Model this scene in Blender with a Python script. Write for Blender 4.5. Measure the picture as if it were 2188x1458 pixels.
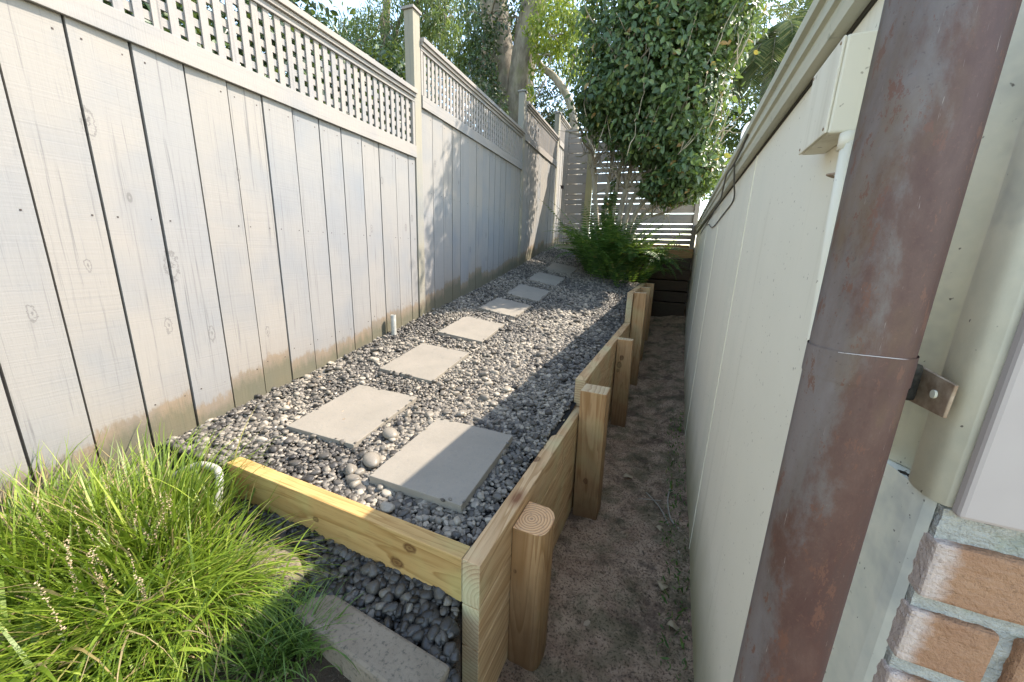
import bpy, math, random
import numpy as np
from mathutils import Matrix, Vector
R_ = math.radians
random.seed(7); rng = np.random.default_rng(11)
for o in list(bpy.data.objects): bpy.data.objects.remove(o)
S = bpy.context.scene
COL = S.collection

# ------------------------------------------------------------------ camera
cam = bpy.data.cameras.new('camera'); co = bpy.data.objects.new('camera', cam); COL.objects.link(co)
cam.sensor_width = 36; cam.lens = 12.998; cam.clip_start = .01; cam.clip_end = 500
CM = ((0.9302, -0.1160, 0.3482), (0.3654, 0.2056, -0.9078), (0.0337, 0.9717, 0.2337))
co.matrix_world = Matrix(CM).to_4x4()
S.camera = co
# ------------------------------------------------------------------ sky, sun, exposure
SUN = Vector((1, .76, 1.31)).normalized()
EL = math.asin(SUN.z); AZ = math.atan2(SUN.x, SUN.y)
w = bpy.data.worlds.new('World'); S.world = w; w.use_nodes = True
nt = w.node_tree; bg = nt.nodes['Background']
sky = nt.nodes.new('ShaderNodeTexSky'); sky.sky_type = 'NISHITA'; sky.sun_disc = False
sky.sun_elevation = EL; sky.sun_rotation = AZ; sky.altitude = 50; sky.air_density = 1.0; sky.dust_density = .5; sky.ozone_density = 2.5
tint = nt.nodes.new('ShaderNodeMix'); tint.data_type = 'RGBA'; tint.blend_type = 'MULTIPLY'; tint.inputs[0].default_value = 1.0; tint.inputs[7].default_value = (1.14, .98, .80, 1)
nt.links.new(sky.outputs[0], tint.inputs[6]); nt.links.new(tint.outputs[2], bg.inputs[0]); bg.inputs[1].default_value = .15
sl = bpy.data.lights.new('sun', 'SUN'); sl.energy = 2.1; sl.angle = R_(.55); sl.color = (1, .89, .765)
so = bpy.data.objects.new('sun', sl); COL.objects.link(so); so.location = (6, 4, 9)
so.rotation_euler = SUN.to_track_quat('Z', 'Y').to_euler()
vs = S.view_settings
vs.view_transform = 'Standard'; vs.look = 'None'; vs.gamma = 1; vs.exposure = 2.55

# ------------------------------------------------------------------ helpers: objects
def tag(o, label=None, cat=None, group=None, kind=None):
    if label: o['label'] = label
    if cat: o['category'] = cat
    if group: o['group'] = group
    if kind: o['kind'] = kind
    return o
def empty(name, loc, label=None, cat=None, group=None, kind=None):
    o = bpy.data.objects.new(name, None); COL.objects.link(o); o.location = loc; o.empty_display_size = .1
    return tag(o, label, cat, group, kind)
def wloc(p):
    v = Vector((0, 0, 0))
    while p is not None: v += p.location; p = p.parent
    return v
def mesh_np(name, V, FS, mat, parent=None, smooth=False, origin=None, bevel=0, mi=None, sub=0):
    """V (n,3); FS list of (m,k) index arrays"""
    me = bpy.data.meshes.new(name)
    V = np.asarray(V, dtype=np.float64)
    if parent is not None: org = np.array(wloc(parent))
    else: org = np.array(origin if origin is not None else (0, 0, 0), float)
    loops = []; starts = []; s = 0
    for F in FS:
        F = np.asarray(F, dtype=np.int32)
        if len(F) == 0: continue
        m, k = F.shape
        loops.append(F.ravel()); starts.append(s + np.arange(m) * k)
        s += m * k
    loops = np.concatenate(loops); starts = np.concatenate(starts)
    me.vertices.add(len(V)); me.vertices.foreach_set('co', (V - org).ravel().astype(np.float32))
    me.loops.add(len(loops)); me.loops.foreach_set('vertex_index', loops)
    me.polygons.add(len(starts)); me.polygons.foreach_set('loop_start', starts.astype(np.int32))
    me.update(calc_edges=True)
    me.polygons.foreach_set('use_smooth', np.full(len(starts), smooth, dtype=bool))
    for m in (mat if isinstance(mat, (list, tuple)) else [mat]): me.materials.append(m)
    if mi is not None: me.polygons.foreach_set('material_index', np.asarray(mi, dtype=np.int32))
    me.validate()
    o = bpy.data.objects.new(name, me); COL.objects.link(o)
    if parent is not None: o.parent = parent
    else: o.location = org
    if bevel:
        b = o.modifiers.new('bevel', 'BEVEL'); b.width = bevel; b.segments = 2; b.limit_method = 'ANGLE'; b.angle_limit = R_(40)
    if sub:
        b = o.modifiers.new('sub', 'SUBSURF'); b.levels = sub; b.render_levels = sub
    return o
BOXF = np.array([[0, 3, 2, 1], [4, 5, 6, 7], [0, 1, 5, 4], [1, 2, 6, 5], [2, 3, 7, 6], [3, 0, 4, 7]])
class MB:
    def __init__(s): s.v = []; s.q = []; s.t = []; s.n = 0; s.mq = []; s.mt = []
    def add(s, V, F, mi=0):
        V = np.asarray(V, float)
        for f in F:
            f = [i + s.n for i in f]
            if len(f) == 4: s.q.append(f); s.mq.append(mi)
            else:
                for k in range(1, len(f) - 1): s.t.append([f[0], f[k], f[k + 1]]); s.mt.append(mi)
        s.v.append(V); s.n += len(V); return s
    def box(s, x0, x1, y0, y1, z0, z1, T=None, ends=None):
        V = np.array([(x, y, z) for z in (z0, z1) for (x, y) in ((x0, y0), (x1, y0), (x1, y1), (x0, y1))])
        if T is not None: V = T(V)
        if ends is None: return s.add(V, BOXF)
        for i, f in enumerate(BOXF): pass
        b = s.n
        for i, f in enumerate(BOXF): s.q.append([int(k) + b for k in f]); s.mq.append(1 if i in ends else 0)
        s.v.append(V); s.n += 8; return s
    def prism(s, prof, axis_pts):
        """prof: closed list of (a,b); axis_pts: two functions mapping (a,b)->xyz"""
        n = len(prof); A = [axis_pts[0](*p) for p in prof]; B = [axis_pts[1](*p) for p in prof]
        F = [[i, (i + 1) % n, n + (i + 1) % n, n + i] for i in range(n)]
        F.append(list(range(n))[::-1]); F.append(list(range(n, 2 * n)))
        return s.add(np.array(A + B), F)
    def tube(s, pts, rad, sides=10, cap=True, wob=0):
        pts = np.asarray(pts, float); n = len(pts)
        rad = np.full(n, rad) if np.isscalar(rad) else np.asarray(rad, float)
        d = np.gradient(pts, axis=0); d /= np.linalg.norm(d, axis=1)[:, None]
        u = np.cross(d[0], (0.3, 0.9, 0.17)); u /= np.linalg.norm(u); V = []
        for i in range(n):
            u = u - d[i] * (u @ d[i]); u /= np.linalg.norm(u); v = np.cross(d[i], u)
            for k in range(sides):
                a = 2 * math.pi * k / sides
                r = rad[i] * (1 + (random.uniform(-wob, wob) if wob else 0))
                V.append(pts[i] + r * (math.cos(a) * u + math.sin(a) * v))
        F = [[i * sides + k, i * sides + (k + 1) % sides, (i + 1) * sides + (k + 1) % sides, (i + 1) * sides + k] for i in range(n - 1) for k in range(sides)]
        if cap: F.append(list(range(sides))[::-1]); F.append([(n - 1) * sides + k for k in range(sides)])
        return s.add(np.array(V), F)
    def build(s, name, mat, parent=None, **k):
        FS = []; mi = []
        if s.q: FS.append(np.array(s.q)); mi += s.mq
        if s.t: FS.append(np.array(s.t)); mi += s.mt
        return mesh_np(name, np.concatenate(s.v), FS, mat, parent, mi=mi if isinstance(mat, (list, tuple)) else None, **k)
def spline(pts, n):
    pts = np.asarray(pts, float); m = len(pts); out = []
    for i in range(m - 1):
        p0 = pts[max(i - 1, 0)]; p1 = pts[i]; p2 = pts[i + 1]; p3 = pts[min(i + 2, m - 1)]
        for t in np.linspace(0, 1, n, endpoint=False):
            out.append(.5 * ((2 * p1) + (-p0 + p2) * t + (2 * p0 - 5 * p1 + 4 * p2 - p3) * t * t + (-p0 + 3 * p1 - 3 * p2 + p3) * t ** 3))
    out.append(pts[-1]); return np.array(out)

# ------------------------------------------------------------------ helpers: materials
class MT:
    def __init__(s, name, rough=.7, spec=.3):
        s.m = bpy.data.materials.new(name); s.m.use_nodes = True; s.t = s.m.node_tree
        s.b = s.t.nodes['Principled BSDF']; s.b.inputs['Roughness'].default_value = rough
        s.b.inputs['Specular IOR Level'].default_value = spec; s.pos = None
    def n(s, typ, **kw):
        nd = s.t.nodes.new(typ)
        for k, v in kw.items():
            if k.startswith('i_'):
                key = k[2:]; key = int(key) if key.isdigit() else key.replace('_', ' ')
                s.put(nd.inputs[key], v)
            else: setattr(nd, k, v)
        return nd
    def put(s, inp, v):
        if isinstance(v, bpy.types.NodeSocket): s.t.links.new(v, inp)
        else:
            if inp.type == 'RGBA' and len(v) == 3: v = (*v, 1)
            inp.default_value = v
    def P(s):
        if s.pos is None: s.pos = s.n('ShaderNodeNewGeometry')
        return s.pos.outputs['Position']
    def isl(s): s.P(); return s.pos.outputs['Random Per Island']
    def scaled(s, v, vec=None):
        return s.n('ShaderNodeVectorMath', operation='MULTIPLY', i_0=vec or s.P(), i_1=v).outputs[0]
    def noise(s, scale=5, det=4, rough=.55, vec=None, stretch=None, dist=0, off=None):
        v = vec or s.P()
        if off is not None: v = s.n('ShaderNodeVectorMath', operation='ADD', i_0=v, i_1=off).outputs[0]
        if stretch: v = s.scaled(stretch, v)
        return s.n('ShaderNodeTexNoise', i_Vector=v, i_Scale=scale, i_Detail=det, i_Roughness=rough, i_Distortion=dist).outputs['Fac']
    def ramp(s, fac, stops, interp='LINEAR'):
        r = s.n('ShaderNodeValToRGB', i_Fac=fac); e = r.color_ramp.elements; r.color_ramp.interpolation = interp
        while len(e) < len(stops): e.new(.5)
        for x, (p, c) in zip(e, stops):
            x.position = p; x.color = (*c, 1) if hasattr(c, '__len__') else (c, c, c, 1)
        return r.outputs['Color']
    def mix(s, a, b, f, mode='MIX'):
        m = s.n('ShaderNodeMix', data_type='RGBA', blend_type=mode)
        s.put(m.inputs[0], f); s.put(m.inputs[6], a); s.put(m.inputs[7], b); return m.outputs[2]
    def math(s, op, a, b=0.0, c=0.0):
        m = s.n('ShaderNodeMath', operation=op); s.put(m.inputs[0], a); s.put(m.inputs[1], b)
        if op in ('MULTIPLY_ADD', 'SMOOTH_MIN', 'COMPARE'): s.put(m.inputs[2], c)
        return m.outputs[0]
    def xyz(s, vec=None):
        x = s.n('ShaderNodeSeparateXYZ', i_0=vec or s.P()); return x.outputs
    def islvec(s, k=37.0):
        c = s.n('ShaderNodeCombineXYZ'); i = s.math('MULTIPLY', s.isl(), k)
        for q in range(3): s.put(c.inputs[q], i)
        return c.outputs[0]
    def col(s, c): s.put(s.b.inputs['Base Color'], c); return s
    def bump(s, h, strength=.4, dist=.01):
        b = s.n('ShaderNodeBump', i_Height=h, i_Strength=strength, i_Distance=dist); s.put(s.b.inputs['Normal'], b.outputs[0]); return s
    def rough(s, r): s.put(s.b.inputs['Roughness'], r); return s

def YLz(): return None
YL = [.9, 1.14, 2.14, 3.15, 4.3, 5.2, 6.35, 8.3]; ZL = [-1.03, -1.0, -.876, -.707, -.545, -.4, -.2, .17]
YR = [.9, 2.35, 3.5, 4.7, 5.8, 6.8, 8.3]; ZR = [-1.03, -.955, -.87, -.80, -.63, -.48, -.25]
def G(x, y):
    t = np.clip((np.asarray(x) + 2.3) / 1.9, 0, 1)
    return (1 - t) * np.interp(y, YL, ZL) + t * np.interp(y, YR, ZR)

KNOTS = [(1.146, -.126, .045), (.945, .47, .035), (1.54, .38, .022), (1.60, -.55, .020), (.85, -.12, .018), (1.09, -.42, .025), (1.28, -.50, .028), (2.6, .15, .02), (.66, -.30, .02)]
def fence_mat(name, stain=True, base=(.222, .218, .208), warm=(.242, .228, .205), grainaxis=2, stretchx=1):
    m = MT(name, .82, .2)
    iv = m.islvec(); P = m.n('ShaderNodeVectorMath', operation='ADD', i_0=m.P(), i_1=iv).outputs[0]
    st = [1, 1, 1]; st[grainaxis] = .045
    g = m.noise(34, 5, .65, vec=P, stretch=tuple(st), dist=.6)
    gf = m.noise(140, 3, .6, vec=P, stretch=tuple(st))
    big = m.noise(2.2, 3, .5, vec=P)
    c = m.mix(base, warm, m.ramp(m.isl(), [(.2, 0.), (.8, 1.)]))
    c = m.mix(c, (.17, .185, .20), m.ramp(big, [(.48, 0.), (.72, .6)]))
    c = m.mix(c, (.10, .10, .10), m.ramp(m.noise(60, 4, .7, vec=P, stretch=tuple(q if q == 1 else .02 for q in st), dist=.3), [(.30, .65), (.41, 0.)]))
    c = m.mix(c, (.15, .15, .15), m.ramp(gf, [(.28, .3), (.42, 0.)]))
    # saw marks across the board
    sx = [.3, .3, .3]; sx[grainaxis] = 26
    sawr = m.noise(6, 2, .5, vec=P, stretch=tuple(sx)); saw = m.math('ADD', sawr, m.math('MULTIPLY', m.ramp(m.noise(3, 2, vec=P), [(.45, 1.), (.6, 0.)]), .16))
    c = m.mix(c, (.165, .168, .17), m.ramp(saw, [(.36, .16), (.44, 0.)]))
    # knots
    ks = [5.2, 5.2, 5.2]; ks[grainaxis] = 2.4
    vo = m.n('ShaderNodeTexVoronoi', i_Vector=m.scaled(tuple(ks), P), i_Scale=1.0, i_Randomness=1.0)
    kd = vo.outputs['Distance']
    ring = m.math('SINE', m.math('MULTIPLY', kd, 110.))
    kf = m.math('MULTIPLY', m.ramp(kd, [(.05, 1.), (.13, 0.)]), m.ramp(ring, [(.35, .2), (.7, .75)]))
    c = m.mix(c, (.10, .095, .09), kf)
    if stain and name.startswith('weathered_fence'):
        # individual knots and splits seen on the nearest boards (y, z, radius)
        for (ky, kz, kr) in KNOTS:
            v_ = m.n('ShaderNodeVectorMath', operation='SUBTRACT', i_0=m.P(), i_1=(0, ky, kz)).outputs[0]
            v_ = m.n('ShaderNodeVectorMath', operation='MULTIPLY', i_0=v_, i_1=(0, 1.25 / kr, .5 / kr)).outputs[0]
            l_ = m.n('ShaderNodeVectorMath', operation='LENGTH', i_0=v_).outputs['Value']
            l_ = m.math('ADD', l_, m.math('MULTIPLY', m.math('SUBTRACT', m.noise(38, 4, .7), .5), 1.5))
            rg = m.math('SINE', m.math('MULTIPLY', l_, 11.))
            c = m.mix(c, (.09, .085, .08), m.math('MULTIPLY', m.ramp(l_, [(.10, 1.), (.9, .8), (1.1, 0.)]), m.ramp(rg, [(.2, .0), (.95, .6)])))
    hgt = m.math('ADD', m.math('MULTIPLY', g, 1.), m.math('MULTIPLY', saw, .6))
    if stain:
        x = m.xyz(); lo = m.math('MULTIPLY_ADD', x[1], .163, -1.235)
        h = m.math('SUBTRACT', x[2], lo)
        h = m.math('SUBTRACT', h, m.math('MULTIPLY', m.isl(), .15))
        ed = m.noise(26, 4, .7, vec=P, stretch=(1, 1, .35))
        h = m.math('ADD', h, m.math('MULTIPLY', m.math('SUBTRACT', ed, .5), .16))
        bc = m.ramp(m.noise(4, 3), [(.3, (.21, .150, .092)), (.7, (.155, .128, .098))])
        bc = m.mix(bc, (.12, .10, .06), m.ramp(g, [(.3, .6), (.5, 0.)]))
        f = m.ramp(h, [(.10, .85), (.115, .5), (.13, .14), (.30, 0.)])
        c = m.mix(c, bc, f)
        c = m.mix(c, (.07, .08, .05), m.ramp(h, [(.02, .6), (.09, 0.)]))
    m.col(c).bump(hgt, .35, .004)
    return m.m
PKN = {0: [(-.718, .917, -1.046, .022), (-.78, .92, -1.135, .026), (-1.2, .94, -1.1, .014)], 2: [(-.247, 3.7, -.985, .022), (-.262, 3.7, -1.06, .028), (-.271, 3.7, -1.12, .016), (-.29, 2.2, -1.45, .018), (-.40, 1.17, -1.25, .009)], 1: [(-.46, 1.6, -1.0, .022), (-.3, 3.9, -.81, .02)]}
def pine_mat(name, axis, tint=(1, 1, 1), end=False, stained=0):
    m = MT(name, .62, .3)
    iv = m.islvec(13.); P = m.n('ShaderNodeVectorMath', operation='ADD', i_0=m.P(), i_1=iv).outputs[0]
    if end:
        v_ = m.n('ShaderNodeVectorMath', operation='SUBTRACT', i_0=m.P(), i_1=(-.41, 0, -1.15)).outputs[0]
        l_ = m.n('ShaderNodeVectorMath', operation='LENGTH', i_0=m.scaled((1, 0, .8), v_)).outputs['Value']
        l_ = m.math('ADD', l_, m.math('MULTIPLY', m.noise(12, 2), .015))
        g = m.math('FRACT', m.math('MULTIPLY', l_, 75.))
        c = m.ramp(g, [(.0, (.50, .39, .24)), (.6, (.44, .32, .18)), (.9, (.30, .19, .10)), (1., (.48, .37, .22))])
    else:
        st = [1, 1, 1]; st[axis] = .07
        v = m.scaled(tuple(st), P)
        nz = m.noise(7, 3, .5, vec=v, dist=.8)
        g = m.math('FRACT', m.math('MULTIPLY', nz, 9.))
        c = m.ramp(g, [(0., (.50, .385, .23)), (.6, (.44, .32, .18)), (.92, (.33, .22, .105)), (1., (.49, .37, .22))])
        kn = [7, 7, 7]; kn[axis] = 3.2
        vo = m.n('ShaderNodeTexVoronoi', i_Vector=m.scaled(tuple(kn), P), i_Scale=.55, i_Randomness=1.)
        if axis: c = m.mix(c, (.16, .07, .03), m.ramp(vo.outputs['Distance'], [(.05, .95), (.085, .5), (.15, 0.)]))
    for (kx, ky, kz, kr) in (PKN.get(axis, []) if not end else []):
        v_ = m.n('ShaderNodeVectorMath', operation='SUBTRACT', i_0=m.P(), i_1=(kx, ky, kz)).outputs[0]
        ks_ = [1 / kr, 1 / kr, 1 / kr]; ks_[axis] *= .7
        l_ = m.n('ShaderNodeVectorMath', operation='LENGTH', i_0=m.scaled(tuple(ks_), v_)).outputs['Value']
        l_ = m.math('ADD', l_, m.math('MULTIPLY', m.math('SUBTRACT', m.noise(50, 3), .5), .7))
        c = m.mix(c, (.085, .035, .012), m.ramp(l_, [(.0, .95), (.35, .5), (.6, .9), (.8, .55), (1.0, .15), (1.25, 0.)]))
    fine = m.noise(120, 3, .6, vec=P, stretch=tuple(.08 if k == axis and not end else 1 for k in range(3)))
    c = m.mix(c, (.30, .22, .12), m.ramp(fine, [(.33, .55), (.48, 0.)]))
    c = m.mix(c, (.46, .50, .30), m.ramp(m.noise(3.5, 3), [(.5, 0.), (.68, .45)]))
    z = m.xyz()[2]
    if stained:
        mr = m.n('ShaderNodeMapRange', i_Value=m.math('ADD', z, m.math('MULTIPLY', m.noise(6, 4), .5)), i_1=-1.5, i_2=-.75, i_3=.75, i_4=0.)
        c = m.mix(c, (.12, .075, .04), mr.outputs[0])
    c = m.mix(c, tint, 1.0, 'MULTIPLY')
    m.col(c).bump(m.math('ADD', fine, g), .15, .002)
    return m.m
M = {}
M['fence'] = fence_mat('weathered_fence_board')
M['fence_rail'] = fence_mat('weathered_rail', False, grainaxis=1, base=(.25, .235, .215), warm=(.265, .24, .21))
M['fence_dark'] = fence_mat('gap_block_dark', False, base=(.11, .10, .09), warm=(.12, .10, .09))  # dark tone for the added sheet behind the board gaps
M['fence_lath'] = fence_mat('weathered_lath', False, base=(.25, .235, .22), warm=(.26, .24, .215))
M['fence_post'] = fence_mat('weathered_post', True, base=(.24, .225, .18), warm=(.255, .23, .16))
M['slat'] = fence_mat('grey_brown_slat', False, base=(.31, .275, .24), warm=(.32, .275, .235), grainaxis=0)
M['pine_y'] = pine_mat('treated_pine_long', 1, tint=(1.05, .92, .82))
M['pine_x'] = pine_mat('treated_pine_cross', 0, tint=(.86, .73, .47))
M['pine_z'] = pine_mat('treated_pine_post', 2, tint=(.86, .68, .54), stained=1)
M['pine_end'] = pine_mat('treated_pine_end', 1, end=True)
M['old_sleeper'] = pine_mat('old_sleeper', 0, tint=(.09, .07, .06))
M['sill'] = pine_mat('old_sill', 0, tint=(.60, .48, .36))
# post 1 end grain: rings around its own pith
m = MT('log_end_grain', .6, .3)
v = m.n('ShaderNodeVectorMath', operation='SUBTRACT', i_0=m.P(), i_1=(-.365, 1.245, -1.05)).outputs[0]
v = m.n('ShaderNodeVectorMath', operation='MULTIPLY', i_0=v, i_1=(1, .9, 0)).outputs[0]
ln = m.n('ShaderNodeVectorMath', operation='LENGTH', i_0=v).outputs['Value']
ln = m.math('ADD', ln, m.math('MULTIPLY', m.noise(14, 3), .012))
fr = m.math('FRACT', m.math('MULTIPLY', ln, 85.))
c = m.ramp(fr, [(0., (.66, .42, .22)), (.55, (.60, .34, .15)), (.9, (.30, .13, .06)), (1., (.62, .4, .2))])
c = m.mix(c, (.28, .16, .09), m.ramp(ln, [(.0, 1.), (.014, 0.)]))
c = m.mix(c, (.22, .15, .1), m.ramp(m.noise(60, 3), [(.3, .5), (.45, 0.)]))
M['log_end'] = m.col(c).m
# gravel pebbles
def pebble_mat(name, clean=False):
    m = MT(name, .5, .4); K = .5 if clean else 1.
    c = m.ramp(m.isl(), [(0., tuple(K * q for q in (.024, .022, .020))), (.3, tuple(K * q for q in (.050, .046, .040))), (.6, tuple(K * q for q in (.090, .082, .070))), (.86, tuple(K * q for q in (.165, .148, .122))), (.96, tuple(K * q for q in (.21, .185, .145))), (1., tuple(K * q for q in (.30, .27, .22)))])
    if not clean:
        d = m.ramp(m.noise(1.6, 3, .6), [(.40, 0.), (.66, .75)])
        c = m.mix(c, (.33, .29, .225), m.math('MULTIPLY', d, m.math('ADD', m.isl(), .05)))
    iv = m.islvec(91.); P = m.n('ShaderNodeVectorMath', operation='ADD', i_0=m.P(), i_1=iv).outputs[0]
    sp = m.noise(160, 4, .7, vec=P)
    c = m.mix(c, (.30, .28, .24) if not clean else (.12, .12, .11), m.ramp(sp, [(.60, 0.), (.75, .4)]))
    c = m.mix(c, (.02, .02, .022), m.ramp(sp, [(.3, .5), (.42, 0.)]))
    m.col(c).bump(sp, .25, .002)
    m.rough(m.ramp(m.noise(30, 2, vec=P), [(.3, .32), (.7, .6)]))
    return m.m
M['pebble'] = pebble_mat('river_pebble'); M['pebble_clean'] = pebble_mat('dark_wet_pebble', True)
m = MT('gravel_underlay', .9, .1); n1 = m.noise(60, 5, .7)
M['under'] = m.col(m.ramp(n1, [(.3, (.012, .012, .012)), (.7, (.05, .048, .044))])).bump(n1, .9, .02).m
def soil_mat(name, a, b, moss=0):
    m = MT(name, .95, .1); n1 = m.noise(9, 6, .7); n2 = m.noise(85, 5, .75)
    c = m.mix(a, b, m.ramp(n1, [(.35, 0.), (.62, 1.)]))
    c = m.mix(c, (.07, .045, .03), m.ramp(n2, [(.40, .85), (.50, 0.)]))
    c = m.mix(c, (.08, .055, .04), m.ramp(m.noise(4, 5, .7, off=(1, 7, 3)), [(.52, 0.), (.62, .7)]))
    c = m.mix(c, (.50, .42, .31), m.ramp(m.noise(150, 3, .7), [(.62, 0.), (.72, .6)]))
    if moss: c = m.mix(c, (.055, .07, .03), m.ramp(m.noise(5, 4, .6, off=(4, 2, 1)), [(.46, 0.), (.62, moss)]))
    h = m.math('ADD', m.math('MULTIPLY', n1, .8), n2)
    return m.col(c).bump(h, .8, .02).m
M['dirt'] = soil_mat('trodden_dirt', (.29, .19, .125), (.47, .335, .225), .5)
M['soil'] = soil_mat('dark_soil', (.05, .04, .03), (.08, .06, .04))
m = MT('far_ground', .95, .1); n1 = m.noise(.6, 5); M['ground'] = m.col(m.ramp(n1, [(.35, (.30, .28, .24)), (.65, (.16, .18, .09))])).m
# pavers
m = MT('sandstone_paver', .75, .25); n1 = m.noise(55, 5, .7); n2 = m.noise(5, 4, .6, off=m.islvec(20))
c = m.ramp(n2, [(.3, (.20, .182, .150)), (.7, (.235, .212, .174))]); c = m.mix(c, (.16, .16, .145), m.ramp(n1, [(.34, .4), (.46, 0.)]))
c = m.mix(c, (.34, .33, .3), m.ramp(m.noise(180, 2), [(.66, 0.), (.72, .4)])); c = m.mix(c, (.13, .125, .105), m.ramp(m.noise(9, 5, .7, off=(3, 3, 3)), [(.58, 0.), (.74, .45)])); M['paver'] = m.col(c).bump(n1, .35, .003).m
m = MT('edging_concrete', .85, .2); n1 = m.noise(70, 5, .7); c = m.ramp(m.noise(7, 4), [(.3, (.15, .122, .088)), (.7, (.21, .175, .13))])
c = m.mix(c, (.07, .065, .05), m.ramp(n1, [(.35, .8), (.48, 0.)])); M['edging'] = m.col(c).bump(n1, .6, .005).m
# house
m = MT('cream_wall_paint', .6, .3); n1 = m.noise(3, 5, .6); x = m.xyz()
c = m.ramp(n1, [(.3, (.75, .705, .57)), (.7, (.79, .74, .60))])
st = m.noise(2.4, 4, .6, stretch=(1, 1, .12)); c = m.mix(c, (.64, .63, .51), m.ramp(st, [(.5, 0.), (.7, .4)]))
c = m.mix(c, (.30, .25, .17), m.ramp(m.noise(70, 2, .5), [(.70, 0.), (.74, .7)]))
c = m.mix(c, (.52, .47, .34), m.ramp(m.noise(9, 5, .7, stretch=(1, 1, .05), off=(5, 2, 0)), [(.58, 0.), (.75, .5)]))
low = m.math('ADD', x[2], m.math('MULTIPLY', m.noise(4, 4), .35))
c = m.mix(c, (.34, .31, .13), m.ramp(low, [(0., 0.), (1., 0.)]))
mr = m.n('ShaderNodeMapRange', i_Value=low, i_1=-1.50, i_2=-1.0, i_3=.85, i_4=0.0); c = m.mix(c, (.33, .30, .14), mr.outputs[0])
M['wall'] = m.col(c).bump(m.noise(25, 4, .6), .12, .004).m
m = MT('cream_trim_paint', .45, .4); n1 = m.noise(9, 4, .6, stretch=(1, .15, 1))
c = m.ramp(n1, [(.35, (.64, .62, .50)), (.65, (.74, .71, .59))]); M['trim'] = m.col(m.mix(c, (.25, .24, .17), m.ramp(m.noise(40, 4), [(.66, 0.), (.76, .6)]))).m
m = MT('cap_paint', .5, .4); n1 = m.noise(8, 4, .6, stretch=(1, .12, 1))
c = m.ramp(n1, [(.35, (.46, .45, .34)), (.65, (.60, .575, .45))]); M['cap'] = m.col(m.mix(c, (.2, .2, .13), m.ramp(m.noise(30, 4), [(.64, 0.), (.76, .6)]))).m
m = MT('seam_shadow_paint', .9, .1); M['seam_shadow'] = m.col((.05, .045, .035)).m
m = MT('joint_bead', .5, .4); M['bead'] = m.col((.78, .74, .58)).m
m = MT('white_plaster', .6, .3); n1 = m.noise(22, 5, .6); c = m.ramp(n1, [(.35, (.66, .66, .56)), (.65, (.76, .74, .62))])
c = m.mix(c, (.42, .43, .41), m.ramp(m.noise(7, 4, .7), [(.52, 0.), (.66, .55)])); c = m.mix(c, (.06, .05, .04), m.ramp(m.noise(110, 2), [(.72, 0.), (.76, .8)])); M['plaster'] = m.col(c).bump(n1, .25, .004).m
m = MT('pink_beige_paint', .5, .3); M['pink'] = m.col(m.ramp(m.noise(12, 3), [(.3, (.40, .345, .315)), (.7, (.43, .375, .34))])).m
m = MT('cement_mortar', .95, .1); n1 = m.noise(60, 6, .75); n2 = m.noise(300, 3, .6)
c = m.ramp(n1, [(.3, (.33, .33, .30)), (.7, (.52, .51, .46))]); c = m.mix(c, (.20, .24, .15), m.ramp(m.noise(22, 4), [(.56, 0.), (.68, .5)])); M['mortar'] = m.col(c).bump(m.math('ADD', n1, n2), .9, .006).m
m = MT('orange_brick', .85, .2); n1 = m.noise(70, 5, .7); c = m.ramp(m.noise(14, 4), [(.3, (.29, .155, .09)), (.7, (.37, .215, .125))])
xx = m.xyz(); c = m.mix(c, (.50, .40, .34), m.ramp(m.math('ADD', m.math('MULTIPLY', m.math('SUBTRACT', xx[0], .288), 22.), m.math('MULTIPLY', m.noise(60, 4), .5)), [(.50, 1.), (.78, 0.)]))
c = m.mix(c, (.12, .07, .045), m.ramp(m.noise(160, 4, .7), [(.32, .4), (.42, 0.)]))
M['brick'] = m.col(c).bump(m.math('ADD', n1, m.noise(220, 3, .7)), .9, .004).m
# downpipe
m = MT('rusty_brown_pipe', .38, .5); x = m.xyz()
n1 = m.noise(1.0, 10, .70, stretch=(15, 15, 6), off=(3, 1, 5), dist=.25); n2 = m.noise(260, 3, .7)
# painted light falloff, paler garden side to darker far side, broken by rust
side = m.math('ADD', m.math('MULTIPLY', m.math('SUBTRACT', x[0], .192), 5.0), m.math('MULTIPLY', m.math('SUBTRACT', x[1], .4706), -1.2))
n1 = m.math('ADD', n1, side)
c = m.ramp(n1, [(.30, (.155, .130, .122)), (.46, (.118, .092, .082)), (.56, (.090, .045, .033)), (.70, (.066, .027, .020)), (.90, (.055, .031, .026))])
c = m.mix(c, (.125, .075, .03), m.ramp(m.noise(1, 4, .6, stretch=(14, 14, 6), off=(8, 8, 8)), [(.55, 0.), (.70, .55)]))
c = m.mix(c, (.18, .085, .055), m.ramp(n2, [(.58, 0.), (.74, .3)])); c = m.mix(c, (.55, .5, .45), m.ramp(m.noise(60, 3, .8, off=(5, 5, 5)), [(.76, 0.), (.79, .6)]))
c = m.mix(c, (.05, .03, .025), m.ramp(n2, [(.28, .6), (.38, 0.)]))
scr = m.noise(1, 3, .6, stretch=(420, 420, 30), off=(1, 2, 3)); c = m.mix(c, (.36, .31, .28), m.ramp(scr, [(.70, 0.), (.74, .5)]))
chip = m.noise(1, 6, .8, stretch=(55, 55, 22), off=(9, 2, 4)); c = m.mix(c, (.12, .050, .030), m.ramp(chip, [(.585, 0.), (.60, .8)])); c = m.mix(c, (.20, .165, .145), m.ramp(chip, [(.20, .5), (.27, 0.)]))
M['pipe'] = m.col(c).bump(n2, .10, .001).rough(m.ramp(n1, [(.4, .42), (.6, .58)])).m
m = MT('pipe_paint_fleck', .6, .3); M['fleck'] = m.col((.50, .45, .42)).m
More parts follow.
